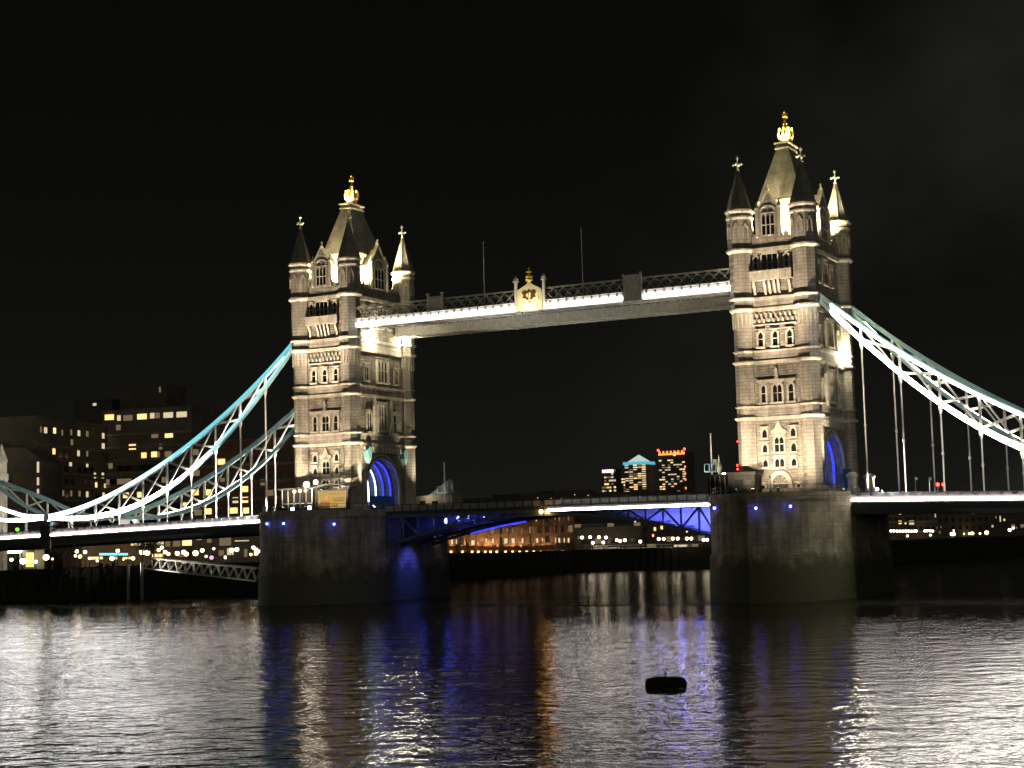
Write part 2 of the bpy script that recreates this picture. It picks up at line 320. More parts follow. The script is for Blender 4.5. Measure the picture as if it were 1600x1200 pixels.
# ================================================================== TOWERS
TX = 41.15; HX, HY = 5.1, 9.15; ZB = 15.7
def gothic_window(parent, face, c, z0, z1, wd, lights=1, arch=True, proud=.24, fr=.2, split=True, pane=None, mat_=None):
    """stone surround with mullions and pointed heads, dark pane behind; face 'F' looks to -Y, 'R' looks to +X"""
    if face == 'F':
        o = np.array((TXL+c, -9.5, 0)); u = np.array((1,0,0)); n = np.array((0,-1,0))
    else:
        o = np.array((TXL+5.3, c, 0)); u = np.array((0,1,0)); n = np.array((1,0,0))
    v = np.array((0,0,1)); m = MB(); W2 = wd/2
    m.prism([(-W2-fr,z0),(-W2,z0),(-W2,z1),(-W2-fr,z1)], o, u, v, n, proud)
    m.prism([(W2,z0),(W2+fr,z0),(W2+fr,z1),(W2,z1)], o, u, v, n, proud)
    m.prism([(-W2-fr-.08,z0-.28),(W2+fr+.08,z0-.28),(W2+fr+.08,z0),(-W2-fr-.08,z0)], o, u, v, n, proud+.14)
    lw = wd/lights; ah = min(lw*.62, (z1-z0)*.4) if arch else 0.02
    for i in range(lights):
        a0 = -W2+i*lw; mid = a0+lw/2; pts = [(a0, z1+.3), (a0, z1-ah)]
        if arch:
            for k in range(1, 5): pts.append((a0+lw/2*k/4, z1-ah+ah*math.sin(math.pi/2*k/4)*.96))
            for k in range(1, 4): pts.append((mid+lw/2*k/4, z1-ah+ah*math.sin(math.pi/2*(4-k)/4)*.96))
        pts += [(a0+lw, z1-ah), (a0+lw, z1+.3)]
        m.prism(pts, o, u, v, n, proud-.03)
        if i: m.prism([(a0-.05,z0),(a0+.05,z0),(a0+.05,z1-ah*.3),(a0-.05,z1-ah*.3)], o, u, v, n, proud-.06)
    if split:
        zs = z0+(z1-z0)*.52; m.prism([(-W2,zs-.05),(W2,zs-.05),(W2,zs+.05),(-W2,zs+.05)], o, u, v, n, proud-.09)
    m.prism([(-W2-fr-.1,z1+.3),(W2+fr+.1,z1+.3),(W2+fr+.1,z1+.46),(-W2-fr-.1,z1+.46)], o, u, v, n, proud+.1)
    fo = m.build('window', mat_ or M['dress'], parent)
    MB().prism([(-W2,z0),(W2,z0),(W2,z1),(-W2,z1)], o, u, v, n, .05).build('pane', pane or M['glass'], fo)
    return fo
def band(m, z0, z1, proj, turret_r, wallproj=None):
    wp = proj if wallproj is None else wallproj
    x, y = 5.3+wp, 9.5+wp
    m.box(TXL-HX, TXL+HX, -y, -9.45, z0, z1-.004); m.box(TXL-HX, TXL+HX, 9.45, y, z0, z1-.004)
    m.box(TXL+5.25, TXL+x, -HY, HY, z0, z1-.008); m.box(TXL-x, TXL-5.25, -HY, HY, z0, z1-.008)
    for sx in (-1,1):
        for sy in (-1,1): m.lathe([(turret_r, z0+(z1-z0)*.0), (turret_r+proj*.6, z0+(z1-z0)*.35), (turret_r+proj, z0+(z1-z0)*.6), (turret_r+proj, z1)], TXL+sx*HX, sy*HY)
TXL = -TX
tw = thing('bridge_tower', (TXL, 0, ZB), 'floodlit gothic stone bridge tower on the left, its arched gateway face lit blue and visible', 'bridge tower', 'gothic towers of the bridge')
# body: portal polygon extruded across the tower
AW, ZS = 5.4, 19.3
arch = [(-9.5,ZB),(-AW,ZB),(-AW,ZS)]+[(-AW*math.cos(math.pi*k/24), ZS+5.5*math.sin(math.pi*k/24)) for k in range(1,24)]+[(AW,ZS),(AW,ZB),(9.5,ZB),(9.5,55.0),(-9.5,55.0)]
MB().prism(arch, (TXL-5.3,0,0), (0,1,0), (0,0,1), (1,0,0), 10.6).build('wall', M['rubble'], tw)
# turrets
for sx in (-1,1):
    for sy in (-1,1):
        cx, cy = TXL+sx*HX, sy*HY
        prof = [(1.95,ZB),(1.95,ZB+.7),(1.72,ZB+.85),(1.72,ZB+1.35),(1.58,ZB+1.5),(1.56,41.0),(1.60,41.2),(1.86,44.4),(1.86,53.4),(2.02,54.1),(2.02,58.2)]
        tu = MB().lathe(prof, cx, cy).build('turret', M['ashlar'], tw)
        cp = MB().lathe([(2.02,58.2),(2.16,58.45),(2.16,58.7),(2.04,58.8),(2.04,59.2),(2.3,59.45),(2.3,59.75),(1.6,59.8)], cx, cy)
        for k in range(8):                                    # blind niches on the turret head
            a = 2*math.pi*k/8; d = np.array((math.cos(a), math.sin(a), 0)); u = np.array((-d[1], d[0], 0))
            cp.prism([(-.45,55.3),(-.3,55.3),(-.3,56.7),(0,57.3),(.3,56.7),(.3,55.3),(.45,55.3),(.45,56.9),(0,57.75),(-.45,56.9)], np.array((cx,cy,0))+d*1.86, u, (0,0,1), d, .14)
        cp.build('turret_head', M['dress'], tu)
        sm = MB().lathe([(2.05,59.8),(1.95,59.95),(.16,66.2)], cx, cy)
        for k in range(8):
            a = math.pi/8+2*math.pi*k/8; sm.tube([(cx+1.97*math.cos(a),cy+1.97*math.sin(a),59.95),(cx+.15*math.cos(a),cy+.15*math.sin(a),66.2)], .07, 4)
        sm.build('turret_spire', M['spire'], tu)
        f = MB().lathe([(.12,66.1),(.3,66.3),(.14,66.5),(.12,67.0),(.22,67.2),(.12,67.4),(.1,68.0),(.26,68.2),(.02,68.6)], cx, cy, 8)
        for dx, dy in ((1,0),(0,1)):
            f.bar((cx-.62*dx,cy-.62*dy,67.15),(cx+.62*dx,cy+.62*dy,67.15), .16, .2)
            for s in (-1,1): f.sphere((cx+s*.62*dx,cy+s*.62*dy,67.15), .2, 6)
        f.build('finial', M['finial'], tu)
        # pointed corbels where the turret widens
        cb = MB()
        for k in range(8):
            a = 2*math.pi*k/8; d = np.array((math.cos(a), math.sin(a), 0)); u = np.array((-d[1], d[0], 0)); o = np.array((cx,cy,0))+d*1.44
            for q in (-.33,.33): cb.prism([(q-.28,43.6),(q,41.3),(q+.28,43.6)], o, u, (0,0,1), d, .24)
        cb.build('corbel', M['dress'], tu)
for z0, z1, pr, rr in ((27.0,27.55,.38,1.56),(28.95,29.25,.26,1.58),(35.6,36.15,.38,1.56),(37.4,37.75,.26,1.56),(43.7,44.3,.34,1.8),(45.5,45.95,.34,1.86),(52.9,53.55,.46,1.86),(ZB+.0,ZB+.9,.3,1.9)):
    m = MB(); band(m, z0, z1, pr, rr); m.build('cornice', M['dress'], tw)
# plain bands between the paired mouldings
for z0, z1 in ((27.55,28.95),(36.15,37.4),(44.3,45.5)):
    m = MB(); m.box(TXL-HX+.5,TXL+HX-.5,-9.72,-9.45,z0,z1); m.box(TXL+5.25,TXL+5.5,-HY+.5,HY-.5,z0,z1); m.build('frieze', M['ashlar'], tw)
# parapet with merlons
m = MB()
for s in (-1,1):
    m.box(TXL-HX,TXL+HX,s*9.5-.22,s*9.5+.22,53.55,55.2); m.box(TXL+s*5.3-.22,TXL+s*5.3+.22,-HY,HY,53.55,55.2-.004)
    for k in range(5): m.box(TXL-2.9+k*1.25,TXL-2.25+k*1.25,s*9.5-.22,s*9.5+.22,55.2,55.75)
    for k in range(11): m.box(TXL+s*5.3-.22,TXL+s*5.3+.22,-6.9+k*1.3,-6.2+k*1.3,55.2,55.75)
m.build('parapet', M['ashlar'], tw)
# front windows, storey by storey
for x, z0, z1 in ((-2.3,24.35,25.6),(-2.33,22.1,23.3),(-2.33,19.9,21.0),(2.2,24.35,25.6),(2.2,22.1,23.3),(2.15,19.9,21.0)): gothic_window(tw,'F',x,z0,z1,.75,1,split=False)
gothic_window(tw,'F',-.05,22.1,24.35,1.45,2); gothic_window(tw,'F',-.1,19.8,21.1,1.45,2,split=False)
MB().prism([(-1.25,24.9),(1.15,24.9),(1.15,25.3),(.5,25.7),(.2,26.4),(-.05,26.9),(-.3,26.4),(-.6,25.7),(-1.25,25.3)],(TXL,-9.5,0),(1,0,0),(0,0,1),(0,-1,0),.3).build('carved_hood',M['dress'],tw)
for x, wd, l in ((-2.2,.65,1),(0,1.4,2),(2.15,.75,1)): gothic_window(tw,'F',x,29.7,32.35,wd,l,fr=.3)
MB().box(TXL-3.2,TXL+3.0,-9.86,-9.5,32.85,33.2).prism([(-.35,33.2),(.35,33.2),(.2,34.0),(.3,34.5),(0,35.0),(-.3,34.5),(-.2,34.0)],(TXL-.03,-9.5,0),(1,0,0),(0,0,1),(0,-1,0),.4).build('carved_hood',M['dress'],tw)
for x in (-2.3,0,2.3): gothic_window(tw,'F',x,38.3,40.55,.75,1,fr=.28)
m = MB()
for r_ in range(2):
    for k in range(9): m.box(TXL-3.3+k*.76+r_*.36,TXL-2.95+k*.76+r_*.36,-9.82,-9.5,42.0+r_*.85,42.5+r_*.85)
m.box(TXL-3.5,TXL+3.5,-9.7,-9.5,41.5,41.75); m.build('corbel_table', M['dress'], tw)
gothic_window(tw,'F',-.35,49.8,52.5,2.5,3,arch=False,proud=.35); gothic_window(tw,'F',-2.6,50.2,52.3,.6,1); gothic_window(tw,'F',2.3,50.2,52.3,.6,1)
m = MB().box(TXL-3.5,TXL+3.2,-10.35,-9.5,48.45,48.75).box(TXL-3.5,TXL+3.2,-10.35,-10.2,48.75,49.75)
for k in range(8): m.box(TXL-3.4+k*.9,TXL-3.15+k*.9,-10.42,-10.35,48.75,49.75)
m.box(TXL-3.55,TXL+3.25,-10.45,-10.15,49.75,49.95); m.build('balcony', M['dress'], tw)
m = MB()
for x in (-2.9,-1.2,-.45,.3,1.0,2.7): MB().prism([(0,48.45),(.8,48.45),(.75,48.0),(.35,47.3),(.2,46.4),(0,46.2)],(TXL+x-.2,-9.5,0),(0,-1,0),(0,0,1),(1,0,0),.4).build('corbel', M['dress'], tw)
# door in the front
m = MB(); pts = [(-1.85,ZB+.9)]+[(-1.85*math.cos(math.pi*k/12), 17.3+1.95*math.sin(math.pi*k/12)) for k in range(13)]+[(1.85,ZB+.9),(1.2,ZB+.9)]+[(1.2*math.cos(math.pi*k/12), 17.3+1.3*math.sin(math.pi*k/12)) for k in range(13)]+[(-1.2,ZB+.9)]
m.prism(pts,(TXL-.05,-9.5,0),(1,0,0),(0,0,1),(0,-1,0),.45); d_ = m.build('doorway', M['dress'], tw)
MB().box(TXL-1.24,TXL+1.14,-9.62,-9.52,ZB+.9,17.3).build('door', M['black'], d_)
m = MB()
for k in range(4): m.bar((TXL-.05,-9.7,17.35),(TXL-.05+1.15*math.cos(.5+k*.72),-9.7,17.35+1.15*math.sin(.5+k*.72)),.1,.08)
m.box(TXL-1.24,TXL+1.14,-9.75,-9.6,17.2,17.4); m.build('tracery', M['dress'], d_)
for x in (-2.85,2.7): gothic_window(tw,'F',x,ZB+.95,17.1,.5,1,arch=False,split=False)
# front dormer gable with lit-dark windows
def gable(face, c, half, z0, zsh, zap, depth):
    if face == 'F': o=(TXL+c,-9.75,0); u=(1,0,0); n=(0,1,0)
    else: o=(TXL+5.55,c,0); u=(0,1,0); n=(-1,0,0)
    g_ = MB().prism([(-half,z0),(half,z0),(half,zsh),(0,zap),(-half,zsh)],o,u,(0,0,1),n,.5).build('dormer', M['ashlar'], tw)
    o2 = np.array(o,float); nn=np.array(n,float); uu=np.array(u,float)
    MB().prism([(-half+.15,z0),(half-.15,z0),(half-.15,zsh-.05),(0,zap-.35),(-half+.15,zsh-.05)],o2+nn*.5,u,(0,0,1),n,depth).build('dormer_roof', M['slate'], g_)
    t_ = MB()
    for s in (-1,1):
        t_.prism([(s*(half+.15),zsh-.2),(s*(half+.15),zsh+.25),(0,zap+.5),(0,zap+.05)],o2-nn*.12,u,(0,0,1),n,.75)
        p0=o2+uu*s*(half+.05); t_.lathe([(.28,z0),(.28,zsh+.3),(.36,zsh+.45),(.03,zsh+1.6)],p0[0],p0[1],8)
    a=o2; t_.lathe([(.15,zap+.3),(.25,zap+.6),(.1,zap+.8),(.2,zap+1.1),(.02,zap+1.4)],a[0]+nn[0]*.2,a[1]+nn[1]*.2,6)
    for k in range(8):
        a0=math.pi*k/8; a1=math.pi*(k+1)/8; rr=half*.62; zc=zsh-.25
        t_.prism([(rr*math.cos(a0),zc+rr*.8*math.sin(a0)),(rr*math.cos(a1),zc+rr*.8*math.sin(a1)),(rr*1.2*math.cos(a1),zc+rr*1.0*math.sin(a1)),(rr*1.2*math.cos(a0),zc+rr*1.0*math.sin(a0))],o2-nn*.12,u,(0,0,1),n,.2)
    for q in (-.5,0,.5): t_.prism([(q*half-.14,zsh-.2),(q*half+.14,zsh-.2),(q*half,zsh+.5)],o2-nn*.1,u,(0,0,1),n,.2)
    t_.build('dormer_trim', M['dress'], g_)
    w_ = MB(); wf = MB(); wq = half*1.2/3
    for i in range(3):
        a0=-half*.6+i*wq
        w_.prism([(a0+.08,z0+.3),(a0+wq-.08,z0+.3),(a0+wq-.08,zsh-1.1),(a0+wq/2,zsh-.6),(a0+.08,zsh-1.1)],o2-nn*.03,u,(0,0,1),n,.1)
    for i in range(4): wf.prism([(-half*.6+i*wq-.08,z0+.2),(-half*.6+i*wq+.08,z0+.2),(-half*.6+i*wq+.08,zsh-.5),(-half*.6+i*wq-.08,zsh-.5)],o2-nn*.16,u,(0,0,1),n,.2)
    for zz in (z0+.15,(z0+zsh)/2-.3,zsh-.5): wf.prism([(-half*.65,zz),(half*.65,zz),(half*.65,zz+.14),(-half*.65,zz+.14)],o2-nn*.18,u,(0,0,1),n,.2)
    w_.build('pane', M['glass'], g_); wf.build('window_frame', M['dress'], g_)
gable('F',-.3,1.75,55.2,59.3,62.0,2.4); gable('R',0,2.6,55.2,59.6,63.2,1.6)
# main roof, ridge platform, gilded crown
rf = MB().prism([(-4.7,55.2),(4.7,55.2),(.75,70.9),(-.75,70.9)],(0,0,0),(1,0,0),(0,0,1),(0,1,0),1)
rf.v = []; rf.f = []
b0 = [(TXL-3.55,-4.6,61.9),(TXL+3.55,-4.6,61.9),(TXL+3.55,4.6,61.9),(TXL-3.55,4.6,61.9)]; b1 = [(TXL-1.0,-2.1,70.4),(TXL+1.0,-2.1,70.4),(TXL+1.0,2.1,70.4),(TXL-1.0,2.1,70.4)]
m = MB().box(TXL-3.3,TXL+3.3,-4.2,4.2,54.8,61.3).box(TXL-3.6,TXL+3.6,-4.65,4.65,61.3,61.89)
for q in (-3.0,-1.0,1.0,3.0):
    m.box(TXL-3.55,TXL-3.3,q-.3,q+.3,54.8,61.3).box(TXL+3.3,TXL+3.55,q-.3,q+.3,54.8,61.3)
    if abs(q)<3.1: m.box(TXL+q*.9-.25,TXL+q*.9+.25,-4.45,-4.2,54.8,61.3)
m.build('attic', M['dress'], tw)
rf.add(b0+b1, [(0,1,5,4),(1,2,6,5),(2,3,7,6),(3,0,4,7),(4,5,6,7),(3,2,1,0)]); ro = rf.build('roof', M['slate'], tw)
MB().box(TXL-1.15,TXL+1.15,-2.4,2.4,70.4,70.65).box(TXL-1.0,TXL+1.0,-2.2,2.2,70.65,71.2).box(TXL-1.2,TXL+1.2,-2.5,2.5,71.2,71.45).build('ridge_platform', M['dress'], ro)
cr = MB().lathe([(1.0,71.45),(1.05,72.1),(.95,72.2),(1.0,72.6),(.55,73.6),(.4,74.2),(.25,74.6),(.34,74.9),(.16,75.1),(.14,75.6),(.45,75.85),(.45,76.05),(.14,76.25),(.12,76.6),(.24,76.8),(.02,77.1)], TXL, 0, 10)
for k in range(8):
    a = 2*math.pi*k/8; p = np.array((TXL+1.05*math.cos(a),1.05*math.sin(a),72.4)); cr.tube([p,(TXL+1.3*math.cos(a),1.3*math.sin(a),73.2),(TXL+1.05*math.cos(a),1.05*math.sin(a),73.9)],.16,5,.1); cr.sphere((TXL+1.05*math.cos(a),1.05*math.sin(a),74.0),.2,6)
cr.bar((TXL-.45,0,76.45),(TXL+.45,0,76.45),.14,.16); cr.build('gilded_crown', M['gold'], ro)
# right-hand face (over the roadway): portal mouldings, windows, oriel
m = MB()
for rr, pr in ((5.75,.35),(6.35,.2)):
    pts = [(-rr-.0,ZB+.9),(-rr,ZS)]+[(-rr*math.cos(math.pi*k/24),ZS+(rr+.1)*math.sin(math.pi*k/24)) for k in range(1,24)]+[(rr,ZS),(rr,ZB+.9)]
    r2 = rr-.32; inn = [(r2,ZB+.9),(r2,ZS)]+[(r2*math.cos(math.pi*k/24),ZS+(r2+.1)*math.sin(math.pi*k/24)) for k in range(1,24)]+[(-r2,ZS),(-r2,ZB+.9)]
    m.prism(pts+inn,(TXL+5.3,0,0),(0,1,0),(0,0,1),(1,0,0),pr)
m.build('portal_moulding', M['dress'], tw)
for k in range(12): MB().box(TXL+5.3,TXL+5.8,-6.4+k*1.1,-5.85+k*1.1,25.9,26.9).build('corbel', M['dress'], tw)
gothic_window(tw,'R',.4,29.9,34.6,2.6,3,fr=.45,proud=.4); gothic_window(tw,'R',-3.9,29.6,33.0,1.4,2); gothic_window(tw,'R',4.3,29.6,33.0,1.4,2)
gothic_window(tw,'R',.7,38.6,42.6,3.0,3,fr=.5,proud=.4); gothic_window(tw,'R',-4.6,38.6,41.2,1.2,2); gothic_window(tw,'R',5.4,38.6,41.2,1.2,2)
gothic_window(tw,'R',0,48.5,52.0,2.4,3); gothic_window(tw,'R',-3.5,48.5,51.5,1.2,2); gothic_window(tw,'R',3.5,48.5,51.5,1.2,2)
for c in (-2.3,3.1): MB().prism([(-.35,29.2),(.35,29.2),(.35,33.8),(.5,34.2),(0,36.0),(-.5,34.2),(-.35,33.8)],(TXL+5.3,c,0),(0,1,0),(0,0,1),(1,0,0),.55).build('buttress', M['dress'], tw)
# lit ribs of the gateway vault
for i in range(6):
    x = TXL-4.0+i*1.55; r1, r2 = AW-.03, AW-.34
    P = [(-r1,ZB+.2),(-r1,ZS)]+[(-r1*math.cos(math.pi*k/20),ZS+(r1+.08)*math.sin(math.pi*k/20)) for k in range(1,20)]+[(r1,ZS),(r1,ZB+.2)]
    Q = [(r2,ZB+.2),(r2,ZS)]+[(r2*math.cos(math.pi*k/20),ZS+(r2+.08)*math.sin(math.pi*k/20)) for k in range(1,20)]+[(-r2,ZS),(-r2,ZB+.2)]
    rb = MB().prism(P+Q,(x,0,0),(0,1,0),(0,0,1),(1,0,0),.35).build('vault_rib', M['dress'], tw)
    r3 = r2-.06; P2 = [(-r2,17.5),(-r2,ZS)]+[(-r2*math.cos(math.pi*k/20),ZS+(r2+.08)*math.sin(math.pi*k/20)) for k in range(1,20)]+[(r2,ZS),(r2,17.5)]
    Q2 = [(r3,17.5),(r3,ZS)]+[(r3*math.cos(math.pi*k/20),ZS+(r3+.08)*math.sin(math.pi*k/20)) for k in range(1,20)]+[(-r3,ZS),(-r3,17.5)]
    MB().prism(P2+Q2,(x+.05,0,0),(0,1,0),(0,0,1),(1,0,0),.3).build('rib_lamp', E_['ribwhite' if i < 4 else 'ribblue'], rb)
tw2 = copy_tree(tw); tw2.location.x = TX; tw2['label'] = 'floodlit gothic stone bridge tower on the right, the nearer and taller-looking of the pair'

# ================================================================== PIERS
def pier_outline(y_s=8.5, hw=10.75, L=17.0, d=0.0):
    R_ = (hw*hw+L*L)/(2*hw); pts = []
    th = math.asin(L/R_)
    for k in range(13):
        a = th*k/12; pts.append((hw-R_*(1-math.cos(a)), -y_s-R_*math.sin(a)))
    right = pts[:]; left = [(-x, y) for x, y in pts[:-1]][::-1]
    front = right+left                               # from right shoulder round the nose to left shoulder
    back = [(-x, -y) for x, y in front]
    return [(x*(1+d/hw), y*(1+d/28.0)) for x, y in front+back]
def make_pier(sx, label):
    cx = sx*TX
    r = thing('bridge_pier', (cx,0,0), label, 'bridge pier', 'granite piers of the bridge')
    lo, mid_, up = pier_outline(d=.55), pier_outline(d=.25), pier_outline(d=0)
    n = len(lo); v = []
    for pl, z in ((lo,-3.0),(mid_,6.8),(up,6.9),(up,14.6)): v += [(cx+x,y,z) for x,y in pl]
    f = [tuple(range(n))[::-1]]+[(k*n+i,k*n+(i+1)%n,(k+1)*n+(i+1)%n,(k+1)*n+i) for k in range(3) for i in range(n)]+[tuple(3*n+i for i in range(n))]
    MB().add(v,f).build('pier_body', M['pier'], r)
    o1 = pier_outline(d=.28); v = [(cx+x,y,14.6) for x,y in o1]+[(cx+x,y,15.2) for x,y in o1]+[(cx+x,y,15.2) for x,y in up]
    MB().add([(cx+x,y,14.602) for x,y in o1]+[(cx+x,y,15.15) for x,y in o1],[tuple(range(n))[::-1],tuple(range(n,2*n))]+[(i,(i+1)%n,n+(i+1)%n,n+i) for i in range(n)]).build('string_course', M['pier'], r)
    MB().add([(cx+x,y,15.152) for x,y in up]+[(cx+x,y,15.69) for x,y in up],[tuple(range(n))[::-1],tuple(range(n,2*n))]+[(i,(i+1)%n,n+(i+1)%n,n+i) for i in range(n)]).build('coping', M['pier'], r)
    # recess for the bascule on the river side
    s = -sx
    x0 = cx+s*10.62
    MB().box(min(x0,x0+s*.35),max(x0,x0+s*.35),-7.0,7.4,-3,14.9).build('bascule_recess', M['pier'], r)
    return r
make_pier(-1, 'granite bridge pier with cutwater under the left tower, blue-lit recess on its right side')
make_pier(1, 'dark granite bridge pier with cutwater under the right tower')

# ================================================================== SUSPENSION CHAINS
XN = [48.4,54.3,59.9,65.5,71.1,76.7,82.4,88.1,93.8,99.7,105.7]
UPX = [48.4,53.2,59.2,65.5,71.1,76.6,82,86,93.8,100,105.7]; UPZ = [45.4,41.1,36.8,32.3,28.9,26.0,23.4,21.7,19.0,17.4,16.6]
LOX = [48.4,54.2,59.5,65.2,70.8,76.8,82.4,86,93.8,100,105.7]; LOZ = [44.6,38.1,33.3,28.3,24.3,20.8,18.5,17.4,16.4,16.2,16.5]
SUX = [105.7,111.4,117.3,123,128.7,136]; SUZ = [16.7,16.95,18.5,20.7,22.6,24.9]; SLZ = [16.5,16.2,16.4,17.3,19.6,23.6]
def smooth_pts(xs, zs, X):
    c = np.polyfit(xs, zs, 4); return np.polyval(c, X)
def deckz(ax): return 15.55-.0245*(ax-51.8)        # top of the side-span parapet
def chain(sx, sy, label, far=False):
    Y = sy*HY; r = thing('suspension_chain', (sx*48.4, Y, 44.0), label, 'suspension chain', 'trussed suspension chains')
    up = lambda x: float(smooth_pts(UPX,UPZ,x)); lo = lambda x: float(smooth_pts(LOX,LOZ,x))
    X = np.linspace(48.0,105.7,30)
    def fx(z, x): return z
    upts = [(sx*x,Y,up(x)) for x in X]; lpts = [(sx*x,Y,min(lo(x),up(x)-.35)) for x in X]
    uc = MB().ribbon(upts,.75,.85).build('upper_chord', M['steelblue'], r)
    lc = MB().ribbon(lpts,.75,.85).build('lower_chord', M['steelblue'], r)
    for i, x in enumerate(XN):
        zu, zl = up(x), min(lo(x), up(x)-.35)
        if 0 < i < 10 and zu-zl > 1.2: MB().bar((sx*x,Y,zl),(sx*x,Y,zu),.4,.34).build('post', M['steelwhite'], r)
        if i < 10 and i > 0:
            x2 = XN[i+1]; zu2, zl2 = up(x2), min(lo(x2), up(x2)-.35)
            if i < 9:
                MB().bar((sx*x,Y-.1,zu),(sx*x2,Y-.1,zl2),.2,.26).build('brace', M['steelwhite'], r)
                MB().bar((sx*x,Y+.12,zl),(sx*x2,Y+.12,zu2),.2,.4).build('brace', M['steelwhite'], r)
        if i == 0: continue
        if i < 10:
            zt = zl-.4; zb = deckz(x)-.9
            if zt > zb+.8:
                h = MB().bar((sx*x,Y,zb),(sx*x,Y,zt),.2,.2).lathe([(.1,zb+(zt-zb)*.45),(.2,zb+(zt-zb)*.45+.2),(.2,zb+(zt-zb)*.45+.5),(.1,zb+(zt-zb)*.45+.7)],sx*x,Y,6).lathe([(.1,zt-1.3),(.34,zt-.4),(.34,zt+.05)],sx*x,Y,6)
                h.build('hanger', M['steelwhite'], r)
    MB().tube([(sx*105.7,Y-.55,16.5),(sx*105.7,Y+.55,16.5)],.75,12).build('pin_joint', M['steelwhite'], r)
    if sx < 0:
        Xs = np.linspace(105.7,136,16)
        us = lambda x: float(np.interp(x,SUX,SUZ)); ls = lambda x: float(np.polyval(np.polyfit(SUX,SLZ,3),x))
        MB().ribbon([(sx*x,Y,us(x)) for x in Xs],.75,.8).build('upper_chord', M['steelblue'], r)
        MB().ribbon([(sx*x,Y,min(ls(x),us(x)-.3)) for x in Xs],.75,.7).build('lower_chord', M['steelblue'], r)
        for x, x2 in zip(SUX[1:-1],SUX[2:]):
            MB().bar((sx*x,Y,ls(x)),(sx*x,Y,us(x)),.36,.3).build('post', M['steelwhite'], r)
            MB().bar((sx*x,Y-.1,us(x)),(sx*x2,Y-.1,ls(x2)),.2,.3).build('brace', M['steelwhite'], r)
            MB().bar((sx*x,Y+.1,ls(x)),(sx*x2,Y+.1,us(x2)),.2,.3).build('brace', M['steelwhite'], r)
            zb = deckz(x)-.9; MB().bar((sx*x,Y,zb),(sx*x,Y,ls(x)-.3),.2,.2).build('hanger', M['steelwhite'], r)
    # lamp strips on the outer face of the chords
    yo = Y-.375-.05
    if sy < 0:
        if sx < 0:
            MB().ribbon([(a,yo,c+.05) for a,b,c in upts],.08,.74).build('light_strip', LED_U, r)
            MB().ribbon([(a,yo,c-.05) for a,b,c in lpts],.08,.76).build('light_strip', LED_L, r)
            MB().ribbon([(sx*x,yo,us(x)) for x in Xs],.08,.5).build('light_strip', LED_L, r)
            MB().ribbon([(sx*x,yo,min(ls(x),us(x)-.3)) for x in Xs],.08,.5).build('light_strip', LED_L, r)
        else:
            MB().ribbon([(a,yo,c-.2) for a,b,c in upts[1:]],.08,.44).build('light_strip', LED_R, r)
            MB().ribbon([(a,yo,c-.05) for a,b,c in lpts[1:]],.08,.62).build('light_strip', LED_R2, r)
    # added glowing battens along the lower chord, put in to brighten the bracing
    wc = FILL_W
    MB().ribbon([(a,Y-.2,c+.46) for a,b,c in lpts[1:-6]],.12,.06).build('fill_batten', wc, r)
    return r
LED_U = led_ramp('left_upper_chain_led', -74, (.20,.66,.74), 1.05, -98, (.80,.94,1.0), 6)
LED_L = led_ramp('left_lower_chain_led', -66, (.42,.80,.86), 1.1, -86, (1.0,.97,.95), 30)
LED_R = emis('right_upper_chain_led', (1.0,.95,.88), 32); LED_R2 = emis('right_lower_chain_led', (1.0,.95,.84), 60)
FILL_W = emis('chain_fill_glow', (1.0,.92,.76), 45)
chain(-1,-1,'near suspension chain left of the left tower, outlined in cyan and white light')
chain(-1,1,'teal unlit suspension chain behind the lit one, left of the left tower')
chain(1,-1,'near suspension chain right of the right tower, edged in brilliant white light')
chain(1,1,'far suspension chain right of the right tower, behind the brilliant white one')

# ================================================================== SIDE SPAN DECKS
def side_span(sx, label):
    r = thing('side_span_deck', (sx*52, 0, 14), label, 'bridge deck', 'side spans of the bridge')
    xs = [52.0,80,104.6] if sx > 0 else [52.0,80,104.6]
    segs = [(52.0,104.4),(106.9,137.0)]
    m = MB(); m.ribbon([(sx*x,0,deckz(x)-1.45) for x in (52.0,104.4,140)],18.6,.5); m.build('roadway', M['deck'], r)
    for sy in (-1,1):
        m = MB(); m.ribbon([(sx*x,sy*9.2,deckz(x)-2.35) for x in (52.0,104.4,140)],.5,1.7); m.build('edge_girder', M['iron'], r)
    for sy in (-1,1):
        for a, b in segs:
            p = MB().ribbon([(sx*a,sy*9.62,deckz(a)-.55),(sx*b,sy*9.62,deckz(b)-.55)],.1,.85).build('parapet_panel', M['panel'], r)
            q = MB().ribbon([(sx*a,sy*9.62,deckz(a)-.06),(sx*b,sy*9.62,deckz(b)-.06)],.24,.1)
            x = a+1.0; k = 0
            while x < b: 
                q.cbox((sx*x,sy*9.72,deckz(x)-.3),.32 if k%3 else .75,.18,.5); x += 1.87; k += 1
            q.build('handrail', M['steelteal'], r)
            if sy < 0:
                MB().ribbon([(sx*a,-9.86,deckz(a)-1.15),(sx*b,-9.86,deckz(b)-1.15)],.16,.34).build('light_strip', E_['deckled'], r)
                MB().ribbon([(sx*a,-9.80,deckz(a)-1.38),(sx*b,-9.80,deckz(b)-1.38)],.4,.1).build('lamp_tray', M['steelteal'], r)
    return r
side_span(-1,'lit suspended bridge deck running left from the left tower'); side_span(1,'lit suspended bridge deck running right from the right tower')

